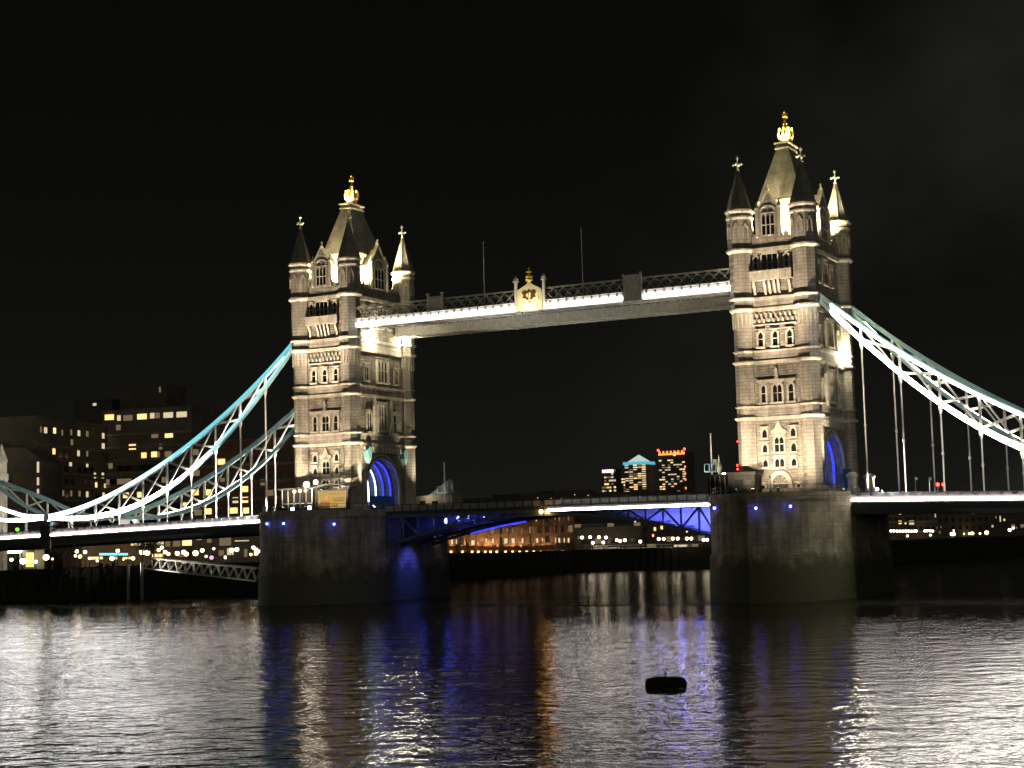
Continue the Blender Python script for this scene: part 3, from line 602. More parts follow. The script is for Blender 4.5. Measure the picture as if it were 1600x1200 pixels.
# ================================================================== HIGH WALKWAYS
def walkway(sy, label):
    r = thing('high_walkway', (0, sy*7.7, 47.4), label, 'bridge walkway', 'high level walkways')
    y0, y1 = (-9.5,-5.9) if sy < 0 else (5.9,9.5)
    x0, x1 = -35.85, 35.85
    m = MB().box(x0,x1,y0+.1,y1-.1,47.35,47.7); 
    for k in range(38): m.box(x0+.4+k*1.9,x0+.6+k*1.9,y0+.1,y1-.1,47.2,47.349)
    m.build('floor', M['steelgrey'], r)
    for yy in (y0,y1):
        s_ = -1 if yy == y0 else 1
        m = MB().box(x0,x1,yy-.12,yy+.12,47.3,47.55).box(x0,x1,yy-.1,yy+.1,48.75,48.95).box(x0,x1,yy-.14,yy+.14,50.75,51.0)
        m.box(x0,x1,yy-.02,yy+.02,47.55,48.75)
        k = 0; x = x0
        while x < x1-.5:
            m.bar((x,yy,48.95),(x+1.8,yy,50.75),.1,.16); m.bar((x+1.8,yy+.11*s_,48.95),(x,yy+.11*s_,50.75),.1,.16); x += 1.8
        m.build('lattice_side', M['steelgrey'], r)
    if sy < 0:
        pass
    for xx in (x0+.0,x1-.45): MB().box(xx,xx+.45,y0-.25,y0+.2,47.3,52.0).build('end_post', M['dress'], r)
    if sy < 0:
        for a, b in ((x0+.5,-20.2),(-19.9,-3.15),(2.6,16.0),(19.7,x1-.5)):
            m = MB(); m.box(a,b,y0-.35,y0-.15,47.55,48.15); ls_ = m.build('light_strip', E_['walkled'], r)
            x = a+.5
            while x < b-.4: MB().box(x,x+.25,y0-.38,y0-.14,48.2,48.75).build('strip_clip', M['steelgrey'], ls_); x += 1.5
            MB().box(a,b,y0-.145,y0-.125,48.17,48.8).build('fascia', M['steelwhite'], r)
            MB().box(a,b,y0-.42,y0-.12,48.82,48.93).build('coping', M['steelwhite'], r)
        MB().box(16.3,19.5,y0-.3,y0+.1,47.3,51.55).box(16.2,16.5,y0-.4,y0-.29,51.2,51.75).box(19.2,19.55,y0-.4,y0-.29,47.6,51.85).build('plain_panel', M['steelgrey'], r)
        m = MB().box(-19.75,-17.1,y0-.28,y0+.1,48.95,51.4); m.build('plain_panel', M['steelgrey'], r)
        q = MB()
        for xx in (-19.85,-17.05): q.box(xx-.13,xx+.13,y0-.4,y0-.1,48.95,51.75).box(xx-.3,xx+.3,y0-.42,y0-.08,51.75,51.95)
        q.build('panel_post', M['dress'], r)
        # gilded heraldic centrepiece
        c = -.45
        P = [(-2.35,47.5),(2.35,47.5),(2.35,50.3),(2.05,50.9),(1.2,51.35),(.5,51.7),(0,52.35),(-.5,51.7),(-1.2,51.35),(-2.05,50.9),(-2.35,50.3)]
        cr_ = MB().prism(P,(c,y0-.2,0),(1,0,0),(0,0,1),(0,-1,0),.3).build('crest_panel', M['crestgold'], r)
        sh = MB()
        pts = [(-1.35,50.35),(-.9,50.75),(-.3,50.55),(0,50.95),(.3,50.55),(.9,50.75),(1.35,50.35),(1.0,49.9),(1.25,49.5),(.6,49.35),(.45,48.9),(0,48.6),(-.45,48.9),(-.6,49.35),(-1.25,49.5),(-1.0,49.9)]
        sh.prism(pts,(c,y0-.5,0),(1,0,0),(0,0,1),(0,-1,0),.08); sh.build('coat_of_arms', M['crestdark'], cr_)
        s2 = MB(); s2.prism([(-.55,50.1),(-.15,50.25),(-.1,49.75),(-.4,49.5)],(c,y0-.58,0),(1,0,0),(0,0,1),(0,-1,0),.06); s2.prism([(.05,50.4),(.35,50.3),(.3,49.6),(.0,49.1),(-.05,49.6)],(c,y0-.58,0),(1,0,0),(0,0,1),(0,-1,0),.06)
        s2.box(c-.75,c+.75,y0-.62,y0-.5,48.9,49.12); s2.tube([(c-1.9,y0-.55,47.9),(c-.2,y0-.55,48.9)],.07,5); s2.tube([(c+1.9,y0-.55,50.2),(c+1.5,y0-.55,49.6),(c+1.8,y0-.55,49.0)],.06,5)
        s2.build('shield', M['crestgold'], cr_)
        cw = MB().lathe([(.55,52.2),(.62,52.5),(.5,52.7),(.62,53.0),(.2,53.4),(.12,53.55),(.5,53.7),(.5,53.85),(.1,54.0),(.1,54.25),(.22,54.4),(.02,54.65)],c,y0-.3,8); cw.build('crown', M['gold'], cr_)
        for xx in (-2.95,2.2):
            MB().box(xx-.2,xx+.2,y0-.5,y0-.1,47.35,52.2).box(xx-.38,xx+.38,y0-.66,y0+.02,52.2,52.5).lathe([(.3,52.5),(.4,52.8),(.05,53.3)],xx,y0-.3,6).build('crest_post', M['steelwhite'], r)
    return r
M['crestgold'] = mat('cream_gilt_panel', (.78,.68,.42), .5, noise=.12, nscale=4); M['crestdark'] = mat('dark_heraldic_paint', (.10,.045,.02), .5)
walkway(-1,'near high-level walkway between the towers with white light band and gilded crest'); walkway(1,'far high-level walkway between the towers, unlit, behind the one with the crest')
def flagpole(x, ztop, lab):
    r = thing('flagpole',(x,-7,50.9),lab,'flagpole','flagpoles on the high walkway')
    MB().tube([(x,-7,47.7),(x,-7,ztop)],.09,6,.05).build('pole',M['steelwhite'],r); MB().sphere((x,-7,ztop+.1),.14,6).build('truck',M['gold'],r)
    MB().box(x-.3,x+.3,-7.3,-6.7,47.7,48.3).build('pole_foot',M['iron'],r)
flagpole(-10.38,60.1,'thin flagpole on the high walkway left of the gilded crest'); flagpole(7.96,60.5,'thin flagpole on the high walkway right of the gilded crest')
floodlight((-.45,-12.6,46.4),(-.45,-9.9,50.4),1500,'small floodlight under the gilded crest on the walkway',165,(1,.88,.6),.3,sc=.6)

# ================================================================== BASCULES
def bascule(s, label):
    r = thing('bascule_leaf',(s*30.4,0,14.9),label,'bascule','bascule leaves of the bridge')
    zl = lambda x: 13.9-.0050*x*x
    X = np.linspace(.15,30.2,16)
    MB().ribbon([(s*x,0,15.15-.0*x) for x in (.15,30.2)],15.4,.4).build('roadway',M['deck'],r)
    for y in (-7.7,-2.6,2.6,7.7):
        g_ = MB().ribbon([(s*x,y,zl(x)) for x in X],.6,.45).ribbon([(s*x,y,14.45) for x in (.15,30.2)],.6,.6)
        xs = [30.0,27,24,21,18,15,12.2,9.5]
        for i, x in enumerate(xs):
            g_.bar((s*x,y,zl(x)),(s*x,y,14.3),.34,.3)
            if i < len(xs)-1: g_.bar((s*x,y,14.2),(s*xs[i+1],y,zl(xs[i+1])),.3,.3) if i%2 else g_.bar((s*x,y,zl(x)),(s*xs[i+1],y,14.2),.3,.3)
        g_.build('girder', M['steelteal'], r)
    m = MB()
    for x in X[::2]: m.box(s*x-.15,s*x+.15,-7.4,7.4,zl(x)+.2,zl(x)+.45)
    m.build('cross_beam', M['steelteal'], r)
    for sy in (-1,1):
        q = MB().ribbon([(s*.15,sy*7.95,16.35),(s*30.2,sy*7.95,16.35)],.16,.12).ribbon([(s*.15,sy*7.95,15.0),(s*30.2,sy*7.95,15.0)],.3,.35)
        x = .3
        while x < 30: q.cbox((s*x,sy*7.95,15.75),.2,.16,1.15); x += 1.66
        q.build('railing', M['iron'], r)
        MB().ribbon([(s*.15,sy*7.95,15.72),(s*30.2,sy*7.95,15.72)],.05,.9).build('railing_panel', M['steelgrey'], r)
    if s > 0:
        for a, b in ((.9,4.6),(4.75,30.1)): MB().box(a,b,-8.28,-8.12,14.35,14.75).build('light_strip',E_['deckled'],r)
        MB().box(.8,30.1,-8.34,-8.02,14.2,14.33).build('lamp_tray',M['steelteal'],r)
    return r
b1_ = bascule(-1,'left bascule leaf with dark arched girders and a blue lamp tube'); b2_ = bascule(1,'right bascule leaf with white light strip and blue-lit girders')
floodlight((-30.05,7.9,12.6),(-31.6,14,5),900,'added small fill light on the left pier shoulder behind the bascule',110,(1.0,.9,.68),.8,sc=.6)  # added lamp that brightens the far cutwater of the left pier
# blue lamps under the leaves
MB().ribbon([(x,7.4,13.9-.0050*x*x-.3) for x in np.linspace(-22,-11,8)],.2,.22).build('blue_tube_lamp',E_['tubeblue'],b1_)
for i,(x,y,z,sz) in enumerate(((-20.0,-5,13.4,.30),(-17.6,-5,13.7,.26),(-15.6,-5,13.9,.16),(-14.4,-5,13.2,.24),(-12.6,-5,13.6,.2),(-8.6,-5,13.8,.12))):
    MB().sphere((x,y,z),sz,8,1.6).build('blue_lamp',E_['blue'],b1_)
for x in (-25,-18): lamp('POINT','blue_glow',(x,-5,12.8),None,60,(.05,.07,1.0),b1_,rad=.3)
lamp('SPOT','blue_wash',(-24.5,-1,11.0),(-30.4,-1,4),3500,(.06,.08,1.0),b1_,70,.9,.3)
for x, e in ((29.0,560),(26,520),(22.5,420),(19.0,260),(15.5,100)): lamp('POINT','blue_glow',(x,-5.6,12.4),None,e,(.11,.13,1.0),b2_,rad=.3)
for s_, b_ in ((-1,b1_),(1,b2_)):
    X = np.linspace(8,30.1,14); v = [(s_*x,-3.2,13.9-.0050*x*x) for x in X]+[(s_*x,-3.2,14.3) for x in X]
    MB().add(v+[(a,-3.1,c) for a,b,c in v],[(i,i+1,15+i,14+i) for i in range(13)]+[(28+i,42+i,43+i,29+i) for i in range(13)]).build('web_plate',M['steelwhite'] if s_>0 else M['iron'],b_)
# amber navigation lights where the leaves meet
for px_, lab in ((845.5,'left of a pair of amber navigation lamps where the bascule leaves meet'),(855.5,'right of a pair of amber navigation lamps where the bascule leaves meet')):
    p = at(px_,799.5,-8.5); r = thing('navigation_lamp',(p[0],p[1],p[2]+.9),lab,'lamp','amber lamps at mid span')
    MB().sphere(p,.34,10).build('globe',E_['amber'],r); MB().tube([(p[0],p[1],p[2]+.3),(p[0],p[1],p[2]+.9)],.07,6).box(p[0]-.12,p[0]+.12,p[1],-8.0,p[2]+.8,p[2]+.95).build('bracket',M['iron'],r)

# ================================================================== PIER LAMPS (blue)
def blue_pier_lamp(px_, py_, sx, lab):
    # march the view ray to the pier outline
    pts = [(sx*TX+x,y) for x,y in pier_outline(d=0)]
    d = ray(px_,py_); best = None
    for i in range(len(pts)):
        a = np.array(pts[i]); b = np.array(pts[(i+1)%len(pts)]); e = b-a; A = np.array([[d[0],-e[0]],[d[1],-e[1]]])
        if abs(np.linalg.det(A)) < 1e-9: continue
        t_, u_ = np.linalg.solve(A, a-CAM[:2])
        if 0 <= u_ <= 1 and t_ > 0 and (best is None or t_ < best[0]): best = (t_, e)
    p = CAM+d*(best[0]-.9); q = CAM+d*(best[0])
    r = thing('pier_lamp',tuple(q),lab,'lamp','blue lamps along the pier heads')
    MB().sphere(p,.20,10).build('globe',E_['blue'],r)
    MB().bar(p+np.array((0,0,.1)),q+np.array((0,0,.1)),.1,.1).lathe([(.25,p[2]+.22),(.3,p[2]+.24),(.05,p[2]+.45)],p[0],p[1],8).build('bracket',M['iron'],r)
    lamp('POINT','blue_glow',p+(p-q)*.3,None,1.5,(.1,.12,1.0),r,rad=.15)
for a in ((417,818.5,-1,'leftmost blue lamp on the left pier head, near the deck end'),(443,818,-1,'middle blue lamp on the left pier head'),(522,819,-1,'blue lamp on the left pier head nearest the bascule'),(1116,794,1,'leftmost blue lamp on the right pier head'),(1181,794,1,'middle blue lamp on the right pier head, paler one'),(1235,791,1,'rightmost blue lamp on the right pier head')):
    blue_pier_lamp(*a)

# ================================================================== TOWER FLOODLIGHTS
for sx, side in ((-1,'left'),(1,'right')):
    c = sx*TX
    for dx, k in ((-3.2,'left'),(3.2,'right')):
        floodlight((c+dx,-21.0,15.7),(c+dx*.8,-9.5,31),17000,f'{k} low floodlight on the nose of the {side} pier',112,(1.0,.79,.55),.7)
    floodlight((c,-22.8,15.7),(c,-10,54),150000,f'high-beam floodlight at the tip of the {side} pier',34,(1.0,.79,.57),.8)
    for dx, dy, k in ((-2.7,-8.0,'front left'),(2.7,-8.0,'front right'),(2.7,8.0,'back right'),(-2.7,8.0,'back left')):
        r = floodlight((c+dx,dy,55.05),(c+dx*.7,dy*.55,65),15000,f'yellow roof floodlight at the {k} corner of the {side} tower top',150,(1.0,.80,.40),.5,sc=.7)
    floodlight((c+3.75,5.0,61.9),(c+5.1,9.15,63.5),5000,f'small flood on the roof eave of the {side} tower, aimed at its rear right spire',90,(1.0,.86,.52),.6,sc=.7)
    for dx, dy, k in ((-5.3,-4.9,'left near'),(5.3,-4.9,'right near'),(5.3,4.9,'right far'),(-5.3,4.9,'left far')):
        floodlight((c+dx,dy,55.75),(c+dx*.45,dy*.6,66),17000,f'yellow flood on the {k} parapet of the {side} tower',150,(1.0,.82,.46),.5,sc=.7)
    for dy, k in ((-2.3,'near'),(2.3,'far')):
        floodlight((c,dy,71.45),(c,0,75),8000,f'small floodlight on the {k} side of the {side} tower crown',100,(1.0,.86,.5),.6,sc=.45)
    for s2 in (-1,1):
        floodlight((c+s2*9.4,-8.9,15.7),(c+s2*5.6,-5,46),30000 if s2 > 0 else 9000,f'wall floodlight at the {"right" if s2>0 else "left"} foot of the {side} tower',56,(1.0,.82,.55),.8,sc=.7)
    floodlight((c+9.6,8.9,15.7),(c+5.6,9.3,40),12000,f'rear wall floodlight at the right foot of the {side} tower',50,(1.0,.84,.58),.8,sc=.7)
    for dx in (-5,5): lamp('SPOT','gate_light',(c+dx*.4,0,18.2),(c+dx*.4,0,30),500,(.05,.09,1.0),None,150,.5,.3)
for x,y,z,lab,e in ((-35.0,-3.35,46.5,'bright bulkhead lamp under the near walkway at the left tower',1200),(-35.0,7.6,46.5,'bright bulkhead lamp under the far walkway at the left tower',1200),(47.3,6.5,38.3,'bright lamp on a bracket on the right-hand face of the right tower',800)):
    r = thing('bulkhead_lamp',(x-.7,y,z),lab,'lamp'); MB().sphere((x,y,z),.36,10).build('globe',E_['bulb'],r); MB().box(x-.75,x-.2,y-.2,y+.2,z-.2,z+.2).build('bracket',M['iron'],r)
    lamp('POINT','bulb',(x+.6,y,z-.2),None,e,(1.0,.88,.55),r,rad=.3)
for sx, side in ((-1,'left'),(1,'right')):
    for sy, k, e in ((-1,'near',130000),(1,'far',90000)):
        floodlight((sx*51.0,sy*9.15+1.9*sy,15.75),(sx*80,sy*9.15,24),e*(.5 if sx > 0 and sy < 0 else .3 if sx > 0 else 1),f'{k} shoulder floodlight of the {side} pier, aimed along the chain hangers',60,(1.0,.93,.76),.8,sc=.7)
for sx, side in ((-1,'left'),(1,'right')):
    floodlight((sx*31.0,-10.6,15.7),(-sx*6,0,47),80000,f'added fill floodlight on the inner edge of the {side} pier, aimed up at the walkways',70,(1.0,.93,.80),.8)  # added floods, put in to brighten the walkway undersides
# teal wall lanterns beside the left gateway
for y, lab in ((-5.1,'teal lantern box left of the blue gateway arch'),(7.1,'teal lantern box right of the blue gateway arch')):
    r = thing('wall_lantern',(-35.8,y,24.0),lab,'lantern','teal lanterns beside the gateway'); x = -35.85
    MB().prism([(-.6,25.0),(.6,25.0),(.75,26.2),(.0,26.9),(-.75,26.2)],(x,y,0),(0,1,0),(0,0,1),(1,0,0),.9).build('lantern_box',M['tealglass'] if 'tealglass' in M else M.setdefault('tealglass',mat('teal_glass',(.18,.45,.46),.3)),r)
    MB().prism([(-.6,24.98),(.6,24.98),(0,23.9)],(x,y,0),(0,1,0),(0,0,1),(1,0,0),.85).build('bracket',M['steelblue'],r)
# blue hoardings in the gateways
for c, y0, y1, z1, lab in ((-TX,-5.3,2.9,18.2,'blue sheeted hoarding across the left gateway'),(TX,2.6,7.4,19.6,'blue sheeted hoarding beside the right gateway')):
    m = MB(); x = c+6.1; k = y0
    while k < y1-.1: m.box(x-.06+(.05 if int(k*2)%2 else 0),x+.06,k,min(k+.98,y1),ZB,z1); k += 1.0
    tag(m.build('hoarding',M['hoard']),lab,'hoarding','blue hoardings at the gateways')
# right tower gate: stone pedestals
for y, lab in ((-1.2,'pale stone gate pedestal left of the right hoarding'),(8.6,'pale stone gate pedestal right of the right hoarding')):
    tag(MB().lathe([(.9,ZB),(.9,16.2),(.7,16.4),(.7,18.0),(.95,18.2),(.95,18.5),(.3,18.9)],TX+8.6,y,8).build('gate_pedestal',M['dress']),lab,'pedestal','gate pedestals')

# ================================================================== THINGS ON THE PIERS
def pole_lamp(p, h, lab, heads=1, rg=.3, m='globe', group=None, name='street_lamp', glow=0, arm=.55):
    """slender lamp standard, p = foot"""
    r = thing(name, tuple(p), lab, 'street lamp', group); x, y, z = p; rg *= .82
    MB().lathe([(.2,z),(.2,z+.25),(.1,z+.5),(.06,z+h-.2),(.09,z+h-.1)],x,y,8).build('post',M['black'],r)
    offs = [0.0] if heads == 1 else ([-arm, arm] if heads == 2 else [-arm, 0.0, arm])
    for o in offs:
        if o: MB().tube([(x,y,z+h-.5),(x+o*.6,y,z+h-.25),(x+o,y,z+h-.2)],.04,5).build('arm',M['black'],r)
        zz = z+h+(.15 if o == 0 and heads == 3 else 0)
        MB().sphere((x+o,y,zz+rg*.7),rg,8).build('globe',E_[m],r)
        MB().lathe([(rg*.9,zz+rg*1.5),(rg*.3,zz+rg*1.75),(.02,zz+rg*2.1)],x+o,y,8).build('lamp_cap',M['black'],r)
    if glow: lamp('POINT','glow',(x,y-.4,z+h+rg),None,glow,(1.0,.8,.5),r,rad=.3)
    return r
# left pier: glazed ticket pavilion, lit notice board, lamps
Y0 = -14.0
def rect_at(x0,y0,x1,y1,Y): a = at(x0,y0,Y); b = at(x1,y1,Y); return a[0],b[0],b[2],a[2]     # xl, xr, z low, z high
xl,xr,zl_,zh = rect_at(441,764,488,797,Y0)
r = thing('kiosk',((xl+xr)/2,Y0,15.7),'glazed kiosk on the left pier beside the poster board','kiosk')
m = MB()
for k in range(6): m.box(xl+k*(xr-xl)/5-.07,xl+k*(xr-xl)/5+.07,Y0-.07,Y0+.07,15.7,zh-.2)
for k in (0,5): m.box(xl+k*(xr-xl)/5-.07,xl+k*(xr-xl)/5+.07,Y0+2.9,Y0+3.05,15.7,zh-.2)
m.box(xl,xr,Y0-.05,Y0+.05,17.0,17.15); m.build('frame',M['steelgrey'],r)
MB().box(xl,xr,Y0+.02,Y0+.04,15.8,zh-.2).build('glazing',M['glass'],r); MB().box(xl,xr,Y0+3.0,Y0+3.1,15.7,zh-.2).build('back_wall',M['iron'],r)
MB().box(xl-.7,xr+.3,Y0-.5,Y0+3.4,zh-.2,zh+.05).build('roof',M['iron'],r)
lamp('POINT','kiosk_lamp',((xl+xr)/2,Y0+1.6,zh-.8),None,45,(1,.9,.65),r,rad=.2)
for x0,y0,nm,lab in ((457,795.5,'ground_lamp','small white ground lamp below the kiosk on the left pier'),(483.5,793.5,'ground_lamp','small pale blue square lamp beside the poster board')):
    p = at(x0,y0,-15.5); r = thing(nm,tuple(p),lab,'lamp'); MB().cbox(p,.55,.2,.6).build('lens',E_['bluewhite'],r); MB().box(p[0]-.35,p[0]+.35,p[1]+.1,p[1]+.3,15.69,p[2]+.4).build('housing',M['black'],r)
xl,xr,zl_,zh = rect_at(497,768,541.5,795,Y0)
r = thing('poster_board',((xl+xr)/2,Y0,15.7),'yellow lit poster board with dark roof silhouette and scribbled lettering on the left pier','poster board')
MB().box(xl-.15,xr+.15,Y0+.05,Y0+.35,15.7,zh+.15).build('backing',M['black'],r)
pb = MB().box(xl,xr,Y0,Y0+.049,zl_+.25,zh).build('poster',E_['poster'],r); wpx = xr-xl
m = MB().prism([(0,0),(.42,0),(.42,1.55),(.30,1.15),(.22,1.45),(.02,.75)],(xl,Y0,zl_+.25),(wpx,0,0),(0,0,1),(0,-1,0),.03).prism([(.22,1.3),(.30,2.1),(.38,1.9),(.36,1.3)],(xl,Y0-.001,zl_+.25),(wpx,0,0),(0,0,1),(0,-1,0),.03)
m.build('roof_silhouette',mat('poster_brown',(.10,.05,.015),.8),pb)
m = MB()
for row,(u0,u1,zz) in enumerate(((.40,.95,2.25),(.50,.95,1.6),(.55,.92,1.2))):
    pts = [(xl+wpx*(u0+(u1-u0)*k/26),Y0-.03,zl_+.25+zz+.16*math.sin(k*1.9)+.05*math.sin(k*.7)) for k in range(27)]; m.tube(pts,.045,4)
for k in range(5): m.box(xl+wpx*(.46+k*.05),xl+wpx*(.485+k*.05),Y0-.03,Y0,zl_+.45,zl_+.45+.3+.1*(k%3))
m.build('lettering',mat('poster_ink',(.14,.07,.01),.8),pb)
m = MB(); P = []
for k in range(11): 
    a = k/10; P.append((xl-1.0+(wpx+2.4)*a, zh+.35+.75*math.sin(math.pi*a)))
m.prism(P+[(x,z+.14) for x,z in P[::-1]],(0,Y0+1.2,0),(1,0,0),(0,0,1),(0,-1,0),2.2); m.build('canopy',M['iron'],r)
p = at(543.5,795,-14.4); r = thing('post_lamp',(p[0],p[1],15.7),'black square post with flat cap right of the poster board','post')
MB().box(p[0]-.22,p[0]+.22,p[1]-.2,p[1]+.2,15.7,19.0).prism([(-.3,19.0),(.3,19.0),(.9,19.6),(-.9,19.6)],(p[0],p[1]-.5,0),(1,0,0),(0,0,1),(0,1,0),1).build('post',M['black'],r)
MB().box(p[0]-.85,p[0]+.75,p[1]-.45,p[1]+.4,19.61,19.75).build('cap',M['steelwhite'],r)
for x0,y0,k in ((460,768,'left'),(468.5,767,'middle'),(477.5,766.5,'right')):
    p = at(x0,y0,-15.0); pole_lamp((p[0],p[1],15.7),p[2]-15.9,f'{k} one of three yellow-headed lamps by the kiosk on the left pier',1,.36,'lamp' if 0 else 'globeo','lamps by the kiosk')
p = at(479,756,-16.0); pole_lamp((p[0],p[1],15.7),p[2]-16.2,'tall lamp with a big white globe above the left pier kiosk',1,.62,'kiosk',glow=40)
p = at(493,752,-15.5); pole_lamp((p[0],p[1],15.7),p[2]-16.1,'tall lamp with a pale globe in front of the left tower windows',1,.45,'kiosk')
# pale cabin and signal mast on the far end of the left pier
xl,xr,zl_,zh = rect_at(649,775,707,797,17)
r = thing('pier_cabin',((xl+xr)/2,17,15.7),'pale gabled cabin on the back of the left pier beside a signal mast','cabin')
MB().prism([(xl,15.7),(xr,15.7),(xr,zh),(xl+ (xr-xl)*.62,zh+.1),(xl,zh-.1)],(0,17,0),(1,0,0),(0,0,1),(0,1,0),4).build('wall',M['render'],r)
MB().prism([(xl+(xr-xl)*.35,zh),(xr+.2,zh),(xr+.2,zh+2.6),(xr-.6,zh+2.9)],(0,17.1,0),(1,0,0),(0,0,1),(0,1,0),3.8).build('roof',M['slate'],r)
MB().box(xl+1,xl+2.2,16.95,17,15.8,17.6).build('door',M['darkwin'],r); MB().box(xl+3.6,xl+4.9,16.95,17,16.4,17.5).build('window',M['darkwin'],r)
lamp('POINT','cabin_lamp',(xl+3,15.8,18.2),None,60,(1,.85,.6),r,rad=.2)
def mast(px_,pyt,pyb,Y,zb,lab,w=1.0):
    p = at(px_,pyt,Y); q = at(px_,pyb,Y); r = thing('signal_mast',(p[0],Y,zb),lab,'mast','signal masts on the piers')
    MB().tube([(p[0],Y,zb),(p[0],Y,p[2])],.22*w,8,.12*w).build('pole',M['steelwhite'],r); zc = q[2]
    m = MB().box(p[0]-1.1*w,p[0]+1.3*w,Y-1,Y+1,zc,zc+.18)
    for dx in (-1.05,0,1.25):
        for dy in (-.95,.95): m.box(p[0]+dx*w-.05,p[0]+dx*w+.05,Y+dy-.05,Y+dy+.05,zc+.18,zc+1.2)
    for dy in (-.95,.95): m.box(p[0]-1.1*w,p[0]+1.3*w,Y+dy-.05,Y+dy+.05,zc+1.2,zc+1.3)
    m.box(p[0]+.3,p[0]+.9,Y-.3,Y+.3,zc+1.3,zc+2.0); m.build('platform',M['steelblue'],r)
    lamp('POINT','mast_lamp',(p[0]-.8,Y-2,zc+.2),None,45,(1,.93,.8),r,rad=.2)
mast(694,722,771,16,15.7,'white signal mast with railed platform behind the left pier'); mast(1110,677,738,-7,15.7,'white signal mast left of the right tower, above the shed',.8)
# right pier: dark cabin, low shed, white lantern spire, lamps
xl,xr,zl_,zh = rect_at(1137,739,1180,768,-13)
r = thing('control_cabin',((xl+xr)/2,-13,15.7),'dark flat-roofed stone control cabin in front of the right tower','cabin')
MB().box(xl,xr,-13,-9.9,15.7,zh-.3).build('wall',M['cabin'],r); MB().box(xl-.25,xr+.25,-13.25,-9.7,zh-.3,zh+.05).box(xl-.15,xr+.15,-13.12,-9.8,zh-.7,zh-.55).build('cornice',M['cabin'],r)
MB().box(xl+1.1,xl+2.4,-13.06,-13.0,16.6,18.0).build('window',M['darkwin'],r); MB().box(xr-1.5,xr-.6,-13.06,-13.0,15.8,17.9).build('door',M['black'],r)
xl,xr,zl_,zh = rect_at(1106,744,1133,768,-11)
r = thing('shed',((xl+xr)/2,-11,15.7),'low brown shed at the left end of the right pier, beside the control cabin','shed')
MB().box(xl,xr,-11,-8.5,15.7,zh).build('wall',M['cabin'],r); MB().box(xl-.2,xr+.2,-11.2,-8.3,zh,zh+.2).build('roof',M['iron'],r)
m = MB()
for k in range(4): m.box(xl+.3+k*.8,xl+.4+k*.8,-11.06,-11.0,15.8,zh-.1)
m.build('mullions',M['render'],r)
p = at(1124,741,-8); q = at(1124,711,-8)
r = thing('lantern_spire',(p[0],-8,15.7),'small white needle-topped lantern beside the mast at the right pier','lantern')
MB().lathe([(.25,15.7),(.2,p[2]-.5),(.2,p[2]+.2),(.42,p[2]+.7),(.42,p[2]+1.4),(.1,p[2]+2.1),(.03,q[2])],p[0],-8,8).build('needle',M['dress'],r); lamp('POINT','lantern_lamp',(p[0]-.6,-9.2,p[2]),None,40,(1,.9,.7),r,rad=.15)
p = at(1131,740,-9.5); pole_lamp((p[0],p[1],15.7),p[2]-16.1,'lamp with a pale pinkish globe between the needle lantern and the control cabin',1,.42,'white')
p = at(1168.7,745,-13.6)
q = at(1203,745,-14); pole_lamp((q[0],q[1],15.7),q[2]-15.9,'unlit black lamp standard in front of the right tower doorway',1,.22,'darkglobe' if 'darkglobe' in E_ else E_.setdefault('darkglobe',M['darkwin']) and 'darkglobe')
# railings round the pier noses
for sx, lab in ((-1,'thin iron railing round the left pier head'),(1,'thin iron railing round the right pier head')):
    pts = [(sx*TX+x*.97,y*.97) for x,y in pier_outline() if y < 0]
    m = MB()
    for z in (16.2,16.75): m.tube([(x,y,z) for x,y in pts],.035,4)
    for x,y in pts: m.tube([(x,y,15.69),(x,y,16.8)],.045,4)
    tag(m.build('railing',M['iron']),lab,'railing','railings on the pier heads')

# ================================================================== THINGS ON THE DECKS
p = at(1370.5,763,-7.0); pole_lamp((p[0],p[1],13.6),p[2]-13.9,'lamp with a round white globe on the right deck near the tower',1,.3,'white')
for x0,k in ((1465.5,'left'),(1474.5,'right')):
    p = at(x0,757,-6.0); r = thing('traffic_light',(p[0],p[1],13.4),f'{k} of two red traffic lights on the right deck','traffic light','traffic lights on the right deck')
    MB().tube([(p[0],p[1],13.4),(p[0],p[1],p[2]-.4)],.07,6).build('post',M['black'],r); MB().box(p[0]-.2,p[0]+.2,p[1]-.1,p[1]+.2,p[2]-1.0,p[2]+.35).build('housing',M['black'],r)
    MB().sphere((p[0],p[1]-.12,p[2]),.26,8).build('red_lens',E_['red'],r)
    MB().sphere((p[0],p[1]-.1,p[2]-.65),.12,8).build('lower_lens',M['darkwin'],r)
for x0,k in ((1430,'left'),(1452,'right')):
    p = at(x0,745,-6.0); r = thing('sign_post',(p[0],p[1],13.4),f'{k} of two slim unlit posts on the right deck','post','slim posts on the right deck'); MB().tube([(p[0],p[1],13.4),(p[0],p[1],p[2])],.07,6).build('post',M['iron'],r); MB().box(p[0]-.05,p[0]+.35,p[1]-.06,p[1],p[2]-.5,p[2]-.1).build('sign_plate',M['iron'],r)
